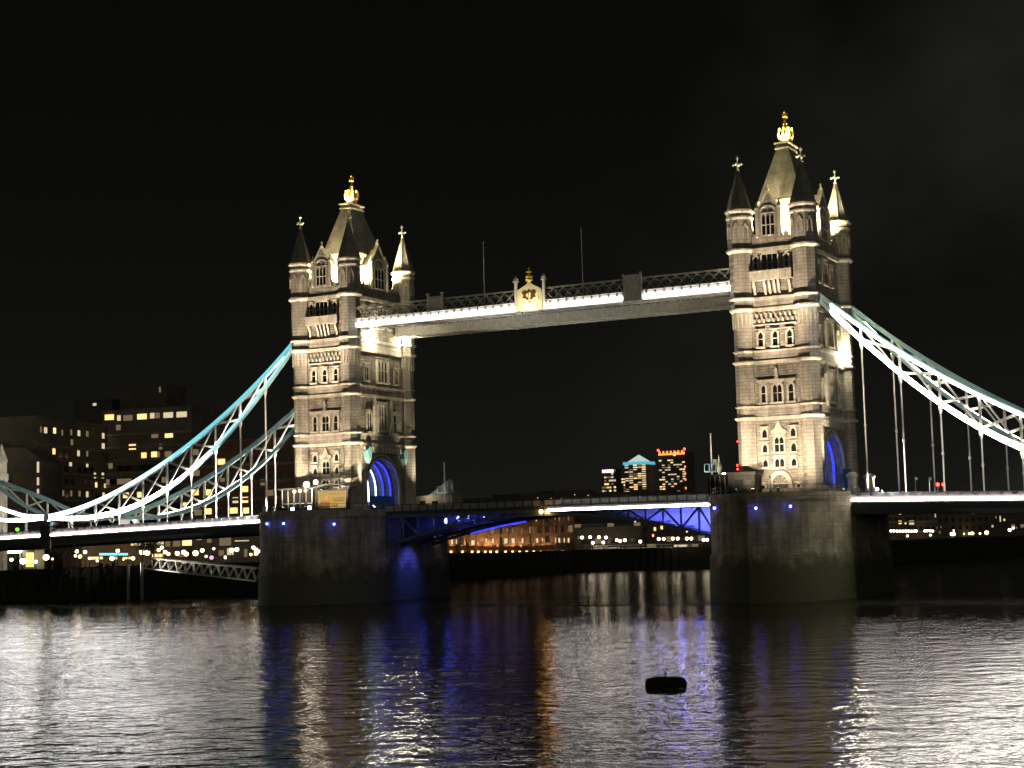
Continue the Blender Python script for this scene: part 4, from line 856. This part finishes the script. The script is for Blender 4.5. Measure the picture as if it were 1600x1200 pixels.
# white van beyond the left chain and a lifebuoy on the rail
p = at(205,809,-4.0); x, y = p[0], p[1]; zb = deckz(-x)-1.19
r = thing('van',(x,y,zb),'white van crossing the left deck behind the lit chain','van')
MB().prism([(-2.3,.45),(2.3,.45),(2.35,1.2),(1.6,1.35),(1.0,2.2),(-2.3,2.25)],(x,y-1,zb),(1,0,0),(0,0,1),(0,1,0),1.9).build('body',mat('van_paint',(.7,.7,.7),.4),r)
MB().prism([(.55,1.4),(1.45,1.4),(.95,2.05),(.55,2.05)],(x,y-1.02,zb),(1,0,0),(0,0,1),(0,-1,0),.02).build('window',M['glass'],r)
for dx in (-1.5,1.45): MB().tube([(x+dx,y-1.05,zb+.36),(x+dx,y+.95,zb+.36)],.36,12).build('wheel',M['black'],r)
MB().sphere((x+2.3,y-.7,zb+.8),.16,8).build('headlight',E_['lamp'],r); MB().sphere((x-2.3,y-.7,zb+.9),.1,8).build('tail_lamp',E_['red'],r)
p = at(176,812,-9.2); r = thing('lifebuoy',tuple(p),'pale ring lifebuoy on the left deck rail','lifebuoy'); m = MB()
m.tube([(p[0]+.5*math.cos(a),p[1]-.2,p[2]+.5*math.sin(a)) for a in [2*math.pi*k/18 for k in range(19)]],.1,6); m.build('ring',M['steelwhite'],r); MB().box(p[0]-.06,p[0]+.06,p[1]-.05,p[1]+.05,p[2]-1.6,p[2]+.5).build('stand',M['iron'],r)
# dark maintenance gantry under the chain joint
MB()
r = thing('deck_support',(-105.7,-9.2,12),'dark bracketed support under the left chain joint','support')
MB().box(-106.9,-104.5,-10.0,-8.4,10.6,15.0).build('support_block',M['iron'],r); MB().box(-107.4,-104.0,-10.2,-8.2,15.0,15.6).build('saddle',M['steelteal'],r)
# masonry abutment tower at the far end of the left span (only its inner turret shows)
r = thing('abutment_tower',(-143,0,6),'stone abutment tower where the left chains land, at the photo edge','abutment tower')
MB().box(-149,-137.2,-11.5,-5.5,6,24).box(-149,-137.2,5.5,11.5,6,24).box(-149,-137.2,-11.5,11.5,19.5,24.2).build('wall',M['rubble'],r)
for sx in (-149,-137.2):
    for sy in (-10.5,10.5): tt=MB().lathe([(1.3,6),(1.3,25),(1.6,25.5),(1.6,26.6),(1.2,26.7),(1.2,29),(1.4,29.3),(.1,33)],sx,sy).build('turret',M['dress'],r)
floodlight((-134.8,8.5,14.5),(-137.2,10,30),600,'floodlight at the foot of the stone abutment tower',60)

# ================================================================== FAR BANK, LEFT
def facade(name, label, cat, pl, Yl, pr, Yr, ytop, z0, depth, mt, grid=None, lit=(), ww=2.2, wh=1.5, bands=True, group=None, roof=True, dark=True, ym=None, maxw=96, dim=.14):
    """building whose front runs from photo column pl (at depth Yl) to pr (at depth Yr); lit: (px, py, w_px, material)"""
    a = at(pl,800,Yl)[:2]; b = at(pr,800,Yr)[:2]; d = b-a; L = float(np.linalg.norm(d)); d = d/L; nrm = np.array((-d[1],d[0]))
    ymid = at((pl+pr)/2 if ym is None else ym, ytop, (Yl+Yr)/2); z1 = float(ymid[2]); rz = math.atan2(d[1],d[0])
    r = thing(name,(a[0],a[1],z0),label,cat,group,rz); H = z1-z0
    MB().box(0,L,0,depth,0,H).build('wall',mt,r,local=True)
    if roof: MB().box(-.3,L+.3,-.35,depth+.3,H,H+.6).build('roof',mt,r,local=True)
    used = []; nw = 0; rw = random.Random(int(abs(pl)*7+1))
    for q in lit:
        x,y,wp,mm = q[:4]; dr = ray(x,y); A = np.array([[dr[0],-d[0]],[dr[1],-d[1]]]); t_,u_ = np.linalg.solve(A, a-CAM[:2]); P = CAM+dr*t_
        wm = wp*t_/FPX; hm = (q[4]*t_/FPX) if len(q) > 4 else wh; zz = P[2]-z0; u_ = min(max(u_,wm/2+.1),L-wm/2-.1)
        o = MB().box(u_-wm/2,u_+wm/2,-.12,.0,zz-hm/2,zz+hm/2).build('lit_window',E_[mm],r,local=True); nw += 1
        MB().box(u_-wm/2-.12,u_+wm/2+.12,-.3,.0,zz-hm/2-.22,zz-hm/2-.02).build('sill',mt,o,local=True)
        used.append((u_,zz,wm/2))
    if grid:
        rows, cols, zb, zt = grid
        for i in range(rows):
            zz = zb+(zt-zb)*i/max(1,rows-1)
            if bands: MB().box(-.25,L+.25,-.5,.0,zz-wh*.5-.95,zz-wh*.5-.3).build('balcony_band',M['band'],r,local=True)
            if not dark: continue
            for j in range(cols):
                u_ = L*(j+.5)/cols
                if nw >= maxw or any(abs(u_-uu) < ww*.5+w2+.2 and abs(zz-z2) < wh*1.05 for uu,z2,w2 in used): continue
                dimlit = dim and rw.random() < dim
                MB().box(u_-ww/2,u_+ww/2,-.06,.02,zz-wh/2,zz+wh/2).build('window',E_['win3'] if dimlit else M['darkwin'],r,local=True); nw += 1
    return r, L, H
W1,W2,W3 = 'win2','win','win3'
def z1_(lst): return [(x/5,560+y/5,w/5,m) for x,y,w,m in lst]
facade('hotel_block','long brown concrete hotel block with scattered lit windows, far left','hotel',57,62,166,100,661,6.3,14,M['concrete'],grid=(9,11,4.5,32),lit=z1_([(318,555,18,W3),(355,562,45,W1),(425,565,40,W2),(485,580,20,W3),(555,578,25,W3),(615,585,38,W1),(680,590,35,W3),(560,655,35,W3),(420,727,40,W2),(612,742,36,W1),(680,745,25,W3),(550,820,40,W1),(680,828,30,W1),(420,1052,35,W1),(490,1052,35,W3),(555,1055,25,W3),(620,1057,30,W3),(680,1062,35,W1),(740,915,30,W1),(750,990,30,W2),(805,605,36,W1),(805,685,45,W1),(802,915,36,W1),(818,1000,24,W1),(808,1070,35,W1)]),group='blocks of the riverside hotel')
facade('hotel_block','taller stepped hotel block with a bright top row of windows behind the left chain','hotel',160,100,300,104,641,6.3,16,M['concrete'],grid=(10,12,4.5,36.5),lit=z1_([(855,460,80,W2),(930,466,30,W1),(1000,465,80,W3),(1110,455,84,W2),(1190,448,38,W1),(1232,446,36,W3),(1315,443,84,W1),(1420,438,90,W1),(1210,600,60,W3),(1320,598,70,W2),(1035,692,60,W2),(1125,757,45,W2),(1205,750,50,W2),(1240,750,20,W3),(1315,748,60,W3),(865,840,36,W3),(1255,690,30,W3),(925,540,40,W3),(985,1070,50,W2),(1095,1065,50,W2)]),group='blocks of the riverside hotel')
facade('hotel_penthouse','dark windowless plant storey on top of the tall hotel block','hotel',188,108,262,110,606,38,10,M['concrete2'],lit=[(250,609,3,W3)])
facade('hotel_penthouse','low dark rooftop block with one small lamp above the long hotel block','hotel',118,112,176,114,628,31,10,M['concrete2'],lit=[(148,632,6,W1,4)])
l3 = lambda l: [(200+x/3.87,520+y/3.87,w/3.87,m) for x,y,w,m in l]
facade('hotel_block','reddish lower hotel wing with yellow windows just left of the left tower','hotel',286,92,462,98,690,6.3,14,M['brick'],grid=(6,11,4.0,26),lit=l3([(565,780,48,W2),(410,848,52,W3),(708,945,40,W2),(708,1010,40,W2),(650,1012,36,W1),(640,1075,50,W2),(715,1075,36,W2),(485,1080,44,W2),(408,965,42,W2),(486,965,50,W2),(330,1030,22,W2),(572,895,30,W3),(410,722,36,W3),(815,905,28,W3)]),group='blocks of the riverside hotel')
r,L,H = facade('gabled_building','dark gabled building with a round window and a lit stair slit, far left','building',-30,46,66,52,722,6.3,14,M['concrete2'],lit=[(59.5,730,3.4,W1,17),(59.5,752,3.2,W1,12),(59.5,770,3.2,W1,12)],roof=False)
MB().prism([(0,H),(L,H),(L*.72,H+3.4),(L*.45,H+3.6),(L*.0,H+3.0)],(0,.3,0),(1,0,0),(0,0,1),(0,1,0),13).build('gable',M['concrete2'],r,local=True)
MB().tube([(L*.62,-.1,H-4.0),(L*.62,.1,H-4.0)],1.7,20).build('round_window',mat('amber_dim_glass',(.20,.12,.05),.4),r,local=True)
# quayside shops, kiosk, lamps
facade('shop_parade','row of lit quayside shops and cafes under the left deck','shop',128,36,300,62,838,6.3,9,M['shop'],lit=[(165,848,32,'shopwin',6),(212,848,16,'shopwin',8),(232,850,14,'shopwin',9),(250,846,12,W1,9),(262,848,8,W3,12),(276,848,12,W3,12),(292,848,16,'shopwin',9),(150,872,22,'shopwin',4),(178,872,12,'win2',4),(200,872,18,'shopwin',3),(246,868,18,'shopwin',5),(284,868,12,W3,5)],wh=1.2)
facade('cafe_building','brown cafe building with a pale blank panel beside the left pier','building',300,58,408,66,830,6.3,9,M['concrete'],lit=[(311,841,8,W1,5),(327,845,7,W3,6),(352,845,18,'win3',15),(360,862,10,'win2',10),(346,864,8,W3,8),(378,845,22,'win2',1.6),(400,862,6,'shopwin',12),(384,864,5,W3,12)],wh=1.2)
p = at(42,866,20); r = thing('lit_kiosk',(p[0],20,6.3),'bright yellow-lit kiosk on the quay at far left','kiosk'); MB().box(p[0]-2.2,p[0]+2.2,20,23,6.3,10.4).build('wall',M['render'],r); MB().box(p[0]-.2,p[0]+2.0,19.9,20,6.8,9.9).build('window',emis('yellow_lit_panel',(.95,.9,.25),1.4),r); MB().box(p[0]-2.6,p[0]+2.6,19.5,23.4,10.4,10.65).build('roof',M['iron'],r)
p0 = at(155,866,32); p1 = at(200,866,36); r = thing('sign_strip',tuple(p0),'cyan light strip sign along the quayside shops','sign'); MB().bar(p0,p1,.15,.5).build('strip',E_['cyan'],r)
MB().bar(p0-np.array((0,0,.4)),p1-np.array((0,0,.4)),.2,.25).bar(p0-np.array((0,0,.4)),(p0[0],p0[1],6.3),.15,.15).bar(p1-np.array((0,0,.4)),(p1[0],p1[1],6.3),.15,.15).build('frame',M['black'],r)
p0 = at(6,863,18); p1 = at(34,862,19); r = thing('sign_strip',tuple(p0),'white light strip along a terrace at the far left quay','sign'); MB().bar(p0,p1,.15,.45).build('strip',E_['white'],r); MB().bar((p0[0],p0[1],6.3),p0,.2,.2).bar((p1[0],p1[1],6.3),p1,.2,.2).build('frame',M['black'],r)
names = ['beside the kiosk','by the cafe','near the gangway','before the shops']
LP = [(10,861,1,.5),(18,874,1,.45),(36,876,1,.8),(56,877,1,.45),(72,870,1,.8),(82,873,0,.3),(120,861,1,.5),(133,862,1,.5),(125,869,1,.5),(118,868,0,.4),(184,860,1,.5),(222,862,1,.75),(230,863,1,.75),(208,872,1,.5),(175,872,1,.6),(140,872,0,.4),(152,876,0,.35),(248,859,0,.5),(253,855,0,.5),(258,862,0,.55),(263,865,0,.5),(277,864,1,.6),(287,862,1,.6),(291,865,1,.6),(305.5,863.5,1,.75),(316,859.5,1,.55),(334,857,1,.35),(322,869,0,.35),(352,870,1,.35),(352,875,1,.3),(362,858.7,1,.6),(370,858,1,.6),(396,855,1,.5),(403.5,861,1,.5),(392,866,0,.4)]
for i,(x,y,wt,rg) in enumerate(LP):
    near = 'far left quay' if x < 90 else 'quay under the left deck' if x < 215 else 'quay behind the gangway' if x < 330 else 'quay beside the left pier'
    Y = (12 if x < 60 else 20 if x < 90 else 30 if x < 140 else 33 if x < 200 else 42 if x < 330 else 52)+(i%3)*1.1
    p = at(x,y,Y); pole_lamp((p[0],p[1],6.3),max(1.0,p[2]-6.3-rg*.7),f'globe lamp, number {i+1} from the left, on the {near}',1,rg,'globe' if wt else 'globeo','globe lamps along the left quay',glow=90 if i%4 == 0 else 0)
for i,(x,y,mm,lab) in enumerate(((330.5,871,'magenta','small magenta lamp post on the quay behind the gangway'),(27,827,'green','green signal lamp below the near chain at far left'))):
    p = at(x,y,40 if i == 0 else -6); zb = 6.3 if i == 0 else 12.5
    pole_lamp((p[0],p[1],zb),max(.6,p[2]-zb-.3),lab,1,.5,mm)
# gangway and piles
A_ = at(226,871,14); B_ = at(397,902,6)
r = thing('gangway',tuple(A_),'white trussed gangway sloping down from the quay to the left pier','gangway')
Lx = np.linspace(0,1,14); tA, bA = at(231,872,14), at(226,888,14); tB, bB = at(400,889,6), at(400,908,6)
for off, nm in ((0,'truss_side'),(2.2,'truss_side')):
    o = np.array((.3*off,off,0)); m = MB().bar(tA+o,tB+o,.25,.25).bar(bA+o,bB+o,.3,.3)
    for i in range(13):
        q0,q1 = bA+(bB-bA)*Lx[i]+o, tA+(tB-tA)*Lx[i]+o; s0,s1 = bA+(bB-bA)*Lx[i+1]+o, tA+(tB-tA)*Lx[i+1]+o; h = (q0+s0)/2
        m.bar(q0,tA+(tB-tA)*(Lx[i]+.5/13)+o,.2,.2).bar(tA+(tB-tA)*(Lx[i]+.5/13)+o,s0,.2,.2)
    m.build(nm,M['steelwhite'],r)
MB().bar(bA+np.array((.3,1.1,.1)),bB+np.array((.3,1.1,.1)),2.0,.12).build('walkway_floor',M['timber'],r)
floodlight((tA[0]-3,tA[1]-4,tA[2]-.5),tuple((tA+tB)/2),9000,'added fill floodlight at the head of the white gangway',70,(1.0,.9,.7),.8,sc=.7)  # added lamp that brightens the gangway trusses
for i,x in enumerate((158,168,178,200.5,222)):
    p = at(x,905,6+i); tag(MB().tube([(p[0],p[1],-2),(p[0],p[1],7.2-.3*(i%2))],.35,8).lathe([(.42,7.0-.3*(i%2)),(.42,7.3-.3*(i%2)),(.05,7.5-.3*(i%2))],p[0],p[1],8).build('mooring_pile',M['timber'] if i < 3 else M['steelgrey']),['dark timber pile, leftmost of the quay piles','dark timber pile, second of the quay piles','dark timber pile, third of the quay piles','grey steel pile left of the gangway head','grey steel pile under the gangway head'][i],'pile','piles in front of the quay')
# trees on the quay
def tree(x,y,zb,h,rad,lab,nl=900,group='trees along the left quay'):
    rnd = random.Random(int(x*10)); r = thing('tree',(x,y,zb),lab,'tree',group)
    m = MB().tube([(x,y,zb),(x+.1,y,zb+h*.4),(x,y,zb+h*.75)],.22,7,.08)
    cl = []
    for k in range(9):
        a = rnd.uniform(0,6.28); zz = zb+h*rnd.uniform(.35,.6); e = (x+math.cos(a)*rad*rnd.uniform(.4,.8),y+math.sin(a)*rad*rnd.uniform(.4,.8),zb+h*rnd.uniform(.6,.95)); m.tube([(x,y,zz),e],.08,5,.03); cl.append(e)
    m.build('trunk',M['bark'],r); c = MB()
    for k in range(nl):
        e = cl[rnd.randrange(len(cl))]; q = np.array(e)+np.array([rnd.gauss(0,rad*.27) for _ in range(3)])*np.array((1,1,.8)); u = np.array([rnd.gauss(0,1) for _ in range(3)]); u /= np.linalg.norm(u); v = np.cross(u,(.3,.5,.8)); v /= np.linalg.norm(v)+1e-6; s = rnd.uniform(.12,.3)
        c.add([q-u*s,q+v*s*.5,q+u*s,q-v*s*.5],[(0,1,2,3)])
    c.build('crown',M['leaf'],r)
for px_,Y,h,rad,lab in ((100,24,6.5,3.0,'round dark tree on the quay below the chain joint'),(222,40,6.8,2.2,'small tree before the lit shops left of the gangway'),(240,41,6.2,2.0,'small bare-looking tree above the gangway head'),(14,20,4.2,2.2,'low bush-like tree at the far left quay')):
    p = at(px_,860,Y); tree(p[0],p[1],6.3,h,rad,lab)

# ================================================================== FAR BANK, MIDDLE (between the piers)
mz = lambda x,y: (680+x/3.636,680+y/3.636)
def mzl(l,w,h,mm): return [(*mz(x,y),w,mm,h) for x,y in l]
r,L,H = facade('brick_warehouse','long brick riverside warehouse with amber uplights between its pilasters','warehouse',690,196,897,210,799,6.3,18,M['brick'],grid=(3,17,3.5,9.5),bands=False,ww=1.3,wh=2.0,
   lit=mzl([(97,605),(119,605),(292,600),(328,600),(580,598),(612,595),(682,597),(705,597),(735,597),(758,597)],2.6,7,'win2')+mzl([(215,610),(402,600),(443,600),(492,600)],5,7.5,'win2')+mzl([(292,545),(492,540)],2.4,7,'win3')+mzl([(410,540),(440,540)],3,7,'win3')+mzl([(680,470),(705,472),(735,470),(757,470)],2.4,7,'win3')+mzl([(575,484),(610,480)],2,2.5,'win2'))
m = MB()
for k in range(12): m.box(L*(k+.1)/12,L*(k+.1)/12+.5,-.45,0,0,H-.8)
m.box(0,L,-.6,0,H-.9,H-.4); m.build('pilaster',M['brick'],r,local=True)
for k,x in enumerate((90,155,210,245,285,315,350,400,440,480,520,560,600,630,645,675,725,775)):
    px_,py_ = mz(x,655); a_ = at(690,800,196)[:2]; b_ = at(897,800,210)[:2]; dr = ray(px_,py_+2); e_ = b_-a_; t_ = np.linalg.solve(np.array([[dr[0],-e_[0]],[dr[1],-e_[1]]]), a_-CAM[:2])[0]; p = CAM+dr*(t_-1.0)
    q = thing('uplight',tuple(p),f'amber uplight at the warehouse foot, number {k+1} from the left','uplight','amber uplights along the warehouse')
    MB().cbox(p,.55,.3,.5).build('lens',E_['globeo'],q); MB().box(p[0]-.4,p[0]+.4,p[1]-.1,p[1]+.4,6.3,max(6.4,p[2]-.25)).build('housing',M['black'],q)
    lamp('SPOT','uplight_glow',(p[0],p[1]-.1,p[2]+.3),(p[0],p[1]+.55,p[2]+6),2600,(1.0,.66,.30),q,75,.8,.2)
r,L,H = facade('riverside_building','low modern riverside building right of the warehouse with bright lamps in front','building',897,208,1000,214,826,6.3,14,M['concrete2'],grid=(2,10,2.5,7),bands=False,ww=2,wh=1.6,lit=[(938,856,24,'win3',6),(960,857,18,'win2',3),(905,840,5,'win3',4)])
r,L,H = facade('riverside_building','dark glazed building with a flat roof behind the right bascule','building',990,222,1130,230,805,6.3,14,M['concrete2'],grid=(4,14,2.5,13),bands=False,ww=2,wh=1.6,lit=mzl([(1033,487),(1078,490)],3,6,'win2')+mzl([(1100,540),(1142,540)],3,2.5,'win2')+mzl([(1248,533),(1287,525)],3.5,5.5,'win')+mzl([(1238,570),(1430,545)],2.5,4,'win')+[(1064,853,22,'win2',3.5),(1018,853,14,'win3',6),(1085,852,12,'win3',4)])
for k,(x,y) in enumerate(((835,582),(880,580),(930,580),(970,582),(895,612),(955,610),(1032,597),(1050,602),(1078,597),(1165,605),(1270,590),(1298,590),(1350,588),(1378,588),(1430,588),(1455,588),(1525,595),(1545,595))):
    px_,py_ = mz(x,y); p = at(px_,py_,203+(k%4)); pole_lamp((p[0],p[1],6.3),max(1,p[2]-6.6),f'white globe lamp on the far middle quay, number {k+1} from the left',1,.62,'globe','globe lamps along the middle quay',glow=160 if k%4 == 1 else 0)
p0 = at(922,858,204); p1 = at(1100,855,212); tag(MB().bar(p0,p1,.3,.5).bar(p0+np.array((0,0,1)),p1+np.array((0,0,1)),.1,.1).build('promenade_rail',M['steelwhite']),'pale rail along the promenade of the far middle quay','railing')
# sloping foreshore
P0,P1,P2,P3 = atz(712,901,.05),atz(900,893,.05),at(870,872,206),at(720,875,190)
fs = MB(); nx = 14
for i in range(nx+1):
    t_ = i/nx; a = P0+(P1-P0)*t_; b = np.array((a[0]+1.0,a[1]+11+3*math.sin(i*1.1),1.0+2.2*math.sin(math.pi*t_)**2)); fs.v += [tuple(a-np.array((0,0,.4))),tuple(b)]
for i in range(nx): fs.f.append((2*i,2*i+2,2*i+3,2*i+1))
tag(fs.build('foreshore',M['mud'],smooth=True),'muddy foreshore sloping to the water under the middle quay','foreshore',kind='structure')
# far financial towers
def tower(lab, pl, pr, ytop, Y, rows, cols, mt, rmat=None, roofkind=None, frac=.5, seed=1, extra=()):
    a = at(pl,768,Y); b = at(pr,768,Y); t_ = at(pl,ytop,Y); Wd = b[0]-a[0]; H = t_[2]-6.0
    r = thing('office_tower',(a[0],Y,6.0),lab,'skyscraper','far office towers'); rnd = random.Random(seed)
    MB().box(0,Wd,0,Wd*.9,0,H).build('wall',mt,r,local=True)
    hz = at(pl,770,Y)[2]-6; n = 0
    for i in range(rows):
        for j in range(cols):
            if rnd.random() > frac or n > 95: continue
            z = hz+(H-hz)*(i+.5)/rows; u = Wd*(j+.5)/cols; n += 1
            MB().box(u-Wd/cols*.42,u+Wd/cols*.42,-1.0,0,z-(H-hz)/rows*.24,z+(H-hz)/rows*.24).build('lit_window',E_[rnd.choice(['win','win2','win2','win3'])],r,local=True)
    if roofkind == 'pyramid':
        ha = (at(pl,726,Y)[2]-at(pl,711,Y)[2]); ha = at(pl,711,Y)[2]-6-H
        MB().add([(-2,-2,H),(Wd+2,-2,H),(Wd+2,Wd*.9+2,H),(-2,Wd*.9+2,H),(Wd/2-1,Wd*.45-1,H+ha),(Wd/2+1,Wd*.45-1,H+ha),(Wd/2+1,Wd*.45+1,H+ha),(Wd/2-1,Wd*.45+1,H+ha)],[(0,1,5,4),(1,2,6,5),(2,3,7,6),(3,0,4,7),(4,5,6,7),(3,2,1,0)]).build('pyramid_roof',E_['pyrw'],r,local=True)
        MB().box(-2.5,Wd+2.5,-2.6,Wd*.9+2,H-1,H+5.5).build('roof_edge_light',E_['pyr'],r,local=True)
    if roofkind == 'crown':
        MB().box(0,Wd,-1.2,0,H-7,H-3).build('crown_light',E_['topred'],r,local=True)
        m = MB()
        for j in range(7): m.box(Wd*(j+.1)/7,Wd*(j+.55)/7,-1.2,0,H-3,H+2.5)
        m.build('crown_teeth',E_['topred'],r,local=True)
        for u in (0,Wd): MB().sphere((u,-1,H+5),3.0,8).build('beacon',E_['red'],r,local=True)
        for z in (.45,.55,.62,.70): MB().box(Wd-1.5,Wd+1.5,-1.6,0,H*z+hz*.2,H*z+hz*.2+5).build('side_light',E_['topred'],r,local=True)
    if roofkind == 'sign': MB().box(2,Wd*.85,-1.2,0,H-9,H-2).build('rooftop_sign',E_['whitesign'],r,local=True)
    return r
tower('squat far office tower with a white rooftop sign, left of the pyramid tower',941,963,733,3300,7,6,M['concrete2'],roofkind='sign',frac=.6,seed=3)
tower('low far office block filling the gap beside the pyramid tower',962,978,747,3350,5,5,M['concrete2'],frac=.55,seed=8)
tower('far office tower with a glowing blue pyramid roof',977,1010.5,726,3200,13,5,M['concrete2'],roofkind='pyramid',frac=.72,seed=5)
tower('dark far office tower with an orange-lit crown and red beacons',1031,1072,707,3250,17,9,M['concrete2'],roofkind='crown',frac=.34,seed=11)
# dark skyline roofs and a crane mast with red lights
for i,(pl,pr,yt,Y,lab) in enumerate(((706,770,786,560,'dark low roofline just right of the left tower mast'),(770,812,779,900,'dark distant rooftops above the left bascule'),(812,868,772,1100,'dark distant hall roof left of mid span'),(866,930,767,1300,'dark distant roofs right of mid span'),(928,1030,769,1700,'dark distant roofs below the far office towers'),(1028,1120,772,1500,'dark distant roofs left of the right pier'),(1385,1640,806,900,'dark distant roofs under the right deck'))):
    facade('distant_building',lab,'building',pl,Y,pr,Y+40,yt,6,40,M['concrete2'],lit=([] if i not in (2,3,4,6) else [((pl+pr)/2+7*k,yt+6+(k*5)%7,1.6,'win2',1.6) for k in range(-3,4,3)]))
Yc = 900; p = at(1153,690,Yc); r = thing('crane_mast',(p[0],Yc,6),'distant dark crane mast with red beacons beside the right tower','crane')
MB().box(p[0]-.8,p[0]+.8,Yc-.8,Yc+.8,6,p[2]).build('mast',M['black'],r)
for x,y in ((1153,690),(1153,727),(1153.5,733)):
    q = at(x,y,Yc); MB().sphere((q[0],Yc-1.2,q[2]),0.6 if y < 700 else 0.8,8).build('beacon',E_['red'],r)
q = at(1134,756,-7.5); pole_lamp((q[0],q[1],15.7),q[2]-15.9,'small red lamp on a short post left of the control cabin',1,.16,'red')

# ================================================================== FAR BANK, RIGHT (under the right deck)
zr = lambda x,y: (1360+x/5.454,740+y/5.454)
def zrl(l): return [(*zr(x,y),w/5.454,mm,h/5.454) for x,y,w,h,mm in l]
facade('riverside_building','lit riverside building with a bright white terrace row, right of the right pier','building',1385,440,1462,470,792,6,18,M['concrete2'],grid=(4,8,4,17),bands=True,ww=2.4,wh=1.5,lit=zrl([(212,330,18,14,'win2'),(252,336,26,24,'win'),(340,328,80,14,'win3'),(252,416,36,28,'win'),(298,418,22,24,'win'),(350,418,62,34,'win2'),(640,340,14,20,'win2'),(662,350,12,40,'win2')]))
facade('riverside_building','dark riverside block with a few dim windows, middle of the right span','building',1462,470,1545,520,797,6,18,M['concrete2'],grid=(4,8,4,14),bands=False,ww=2.4,wh=1.5,lit=zrl([(590,500,20,24,'win3'),(600,455,12,20,'win3'),(560,462,10,14,'win3'),(785,538,18,14,'win3'),(940,548,24,12,'win2')]))
facade('riverside_building','dark riverside block at the right photo edge with small bright windows','building',1545,520,1660,560,800,6,18,M['concrete2'],grid=(3,8,4,12),bands=False,ww=2.4,wh=1.5,lit=zrl([(1070,372,14,18,'win3'),(1106,386,12,50,'win2'),(1140,394,20,20,'win2'),(1040,448,18,18,'win2'),(1245,462,12,16,'win3')]))
RL = [(176,490,.9),(200,490,.9),(225,491,.9),(250,492,.9),(275,492,.9),(300,491,.9),(325,491,.9),(350,492,.9),(375,491,.9),(390,491,.9),(465,490,.9),(485,489,.9),(508,488,.9),(530,491,.9),(512,533,.8),(318,568,.8),(695,520,1.3),(714,580,1.2),(710,484,.6),(772,495,.6),(797,578,.8),(846,577,.8),(876,577,1.0),(870,537,1.2),(992,545,1.5),(936,548,.8),(1187,484,1.2),(1218,465,.9)]
for i,(x,y,rg) in enumerate(RL):
    px_,py_ = zr(x,y); p = at(px_,py_,425 if px_ < 1440 else 455 if px_ < 1500 else 495); pole_lamp((p[0],p[1],6),max(.8,p[2]-6.3),f'white globe lamp under the right deck, number {i+1} from the left',1,rg*.75,'globe' if x < 860 or x > 1100 else 'globeo','globe lamps along the right far quay',glow=0)

# ================================================================== BUOY
c = atz(1040.5,1071,0.0)
ax = np.array((math.cos(YAW),-math.sin(YAW),0)); r = thing('mooring_buoy',(c[0],c[1],0),'black barrel mooring buoy floating in the foreground river','buoy')
prof = [(-1.38,.14),(-1.34,.30),(-1.22,.44),(-.98,.52),(-.4,.55),(.4,.55),(.98,.52),(1.22,.44),(1.34,.30),(1.38,.14)]
vs = []; fs = []; n = 14; cz = .08
for t_,rr in prof:
    for k in range(n):
        a = 2*math.pi*k/n; vs.append((c[0]+ax[0]*t_-ax[1]*rr*math.cos(a), c[1]+ax[1]*t_+ax[0]*rr*math.cos(a), cz+rr*math.sin(a)*.92))
for i in range(len(prof)-1):
    for k in range(n): fs.append((i*n+k,i*n+(k+1)%n,i*n+n+(k+1)%n,i*n+n+k))
fs += [tuple(range(n)),tuple((len(prof)-1)*n+k for k in range(n))]
MB().add(vs,fs).build('barrel',M['rubber'],r)
m = MB()
for t_ in (-.7,.7):
    m.tube([(c[0]+ax[0]*t_-ax[1]*.56*math.cos(a),c[1]+ax[1]*t_+ax[0]*.56*math.cos(a),cz+.52*math.sin(a)) for a in [2*math.pi*k/20 for k in range(21)]],.035,5)
m.build('hoop',M['rubber'],r)
MB().tube([(c[0],c[1],cz+.45),(c[0],c[1],cz+.78)],.05,6).tube([(c[0]+.12*math.cos(a)*ax[0],c[1]+.12*math.cos(a)*ax[1],cz+.72+.12*math.sin(a)) for a in [2*math.pi*k/10 for k in range(11)]],.03,5).build('mooring_eye',M['rubber'],r)
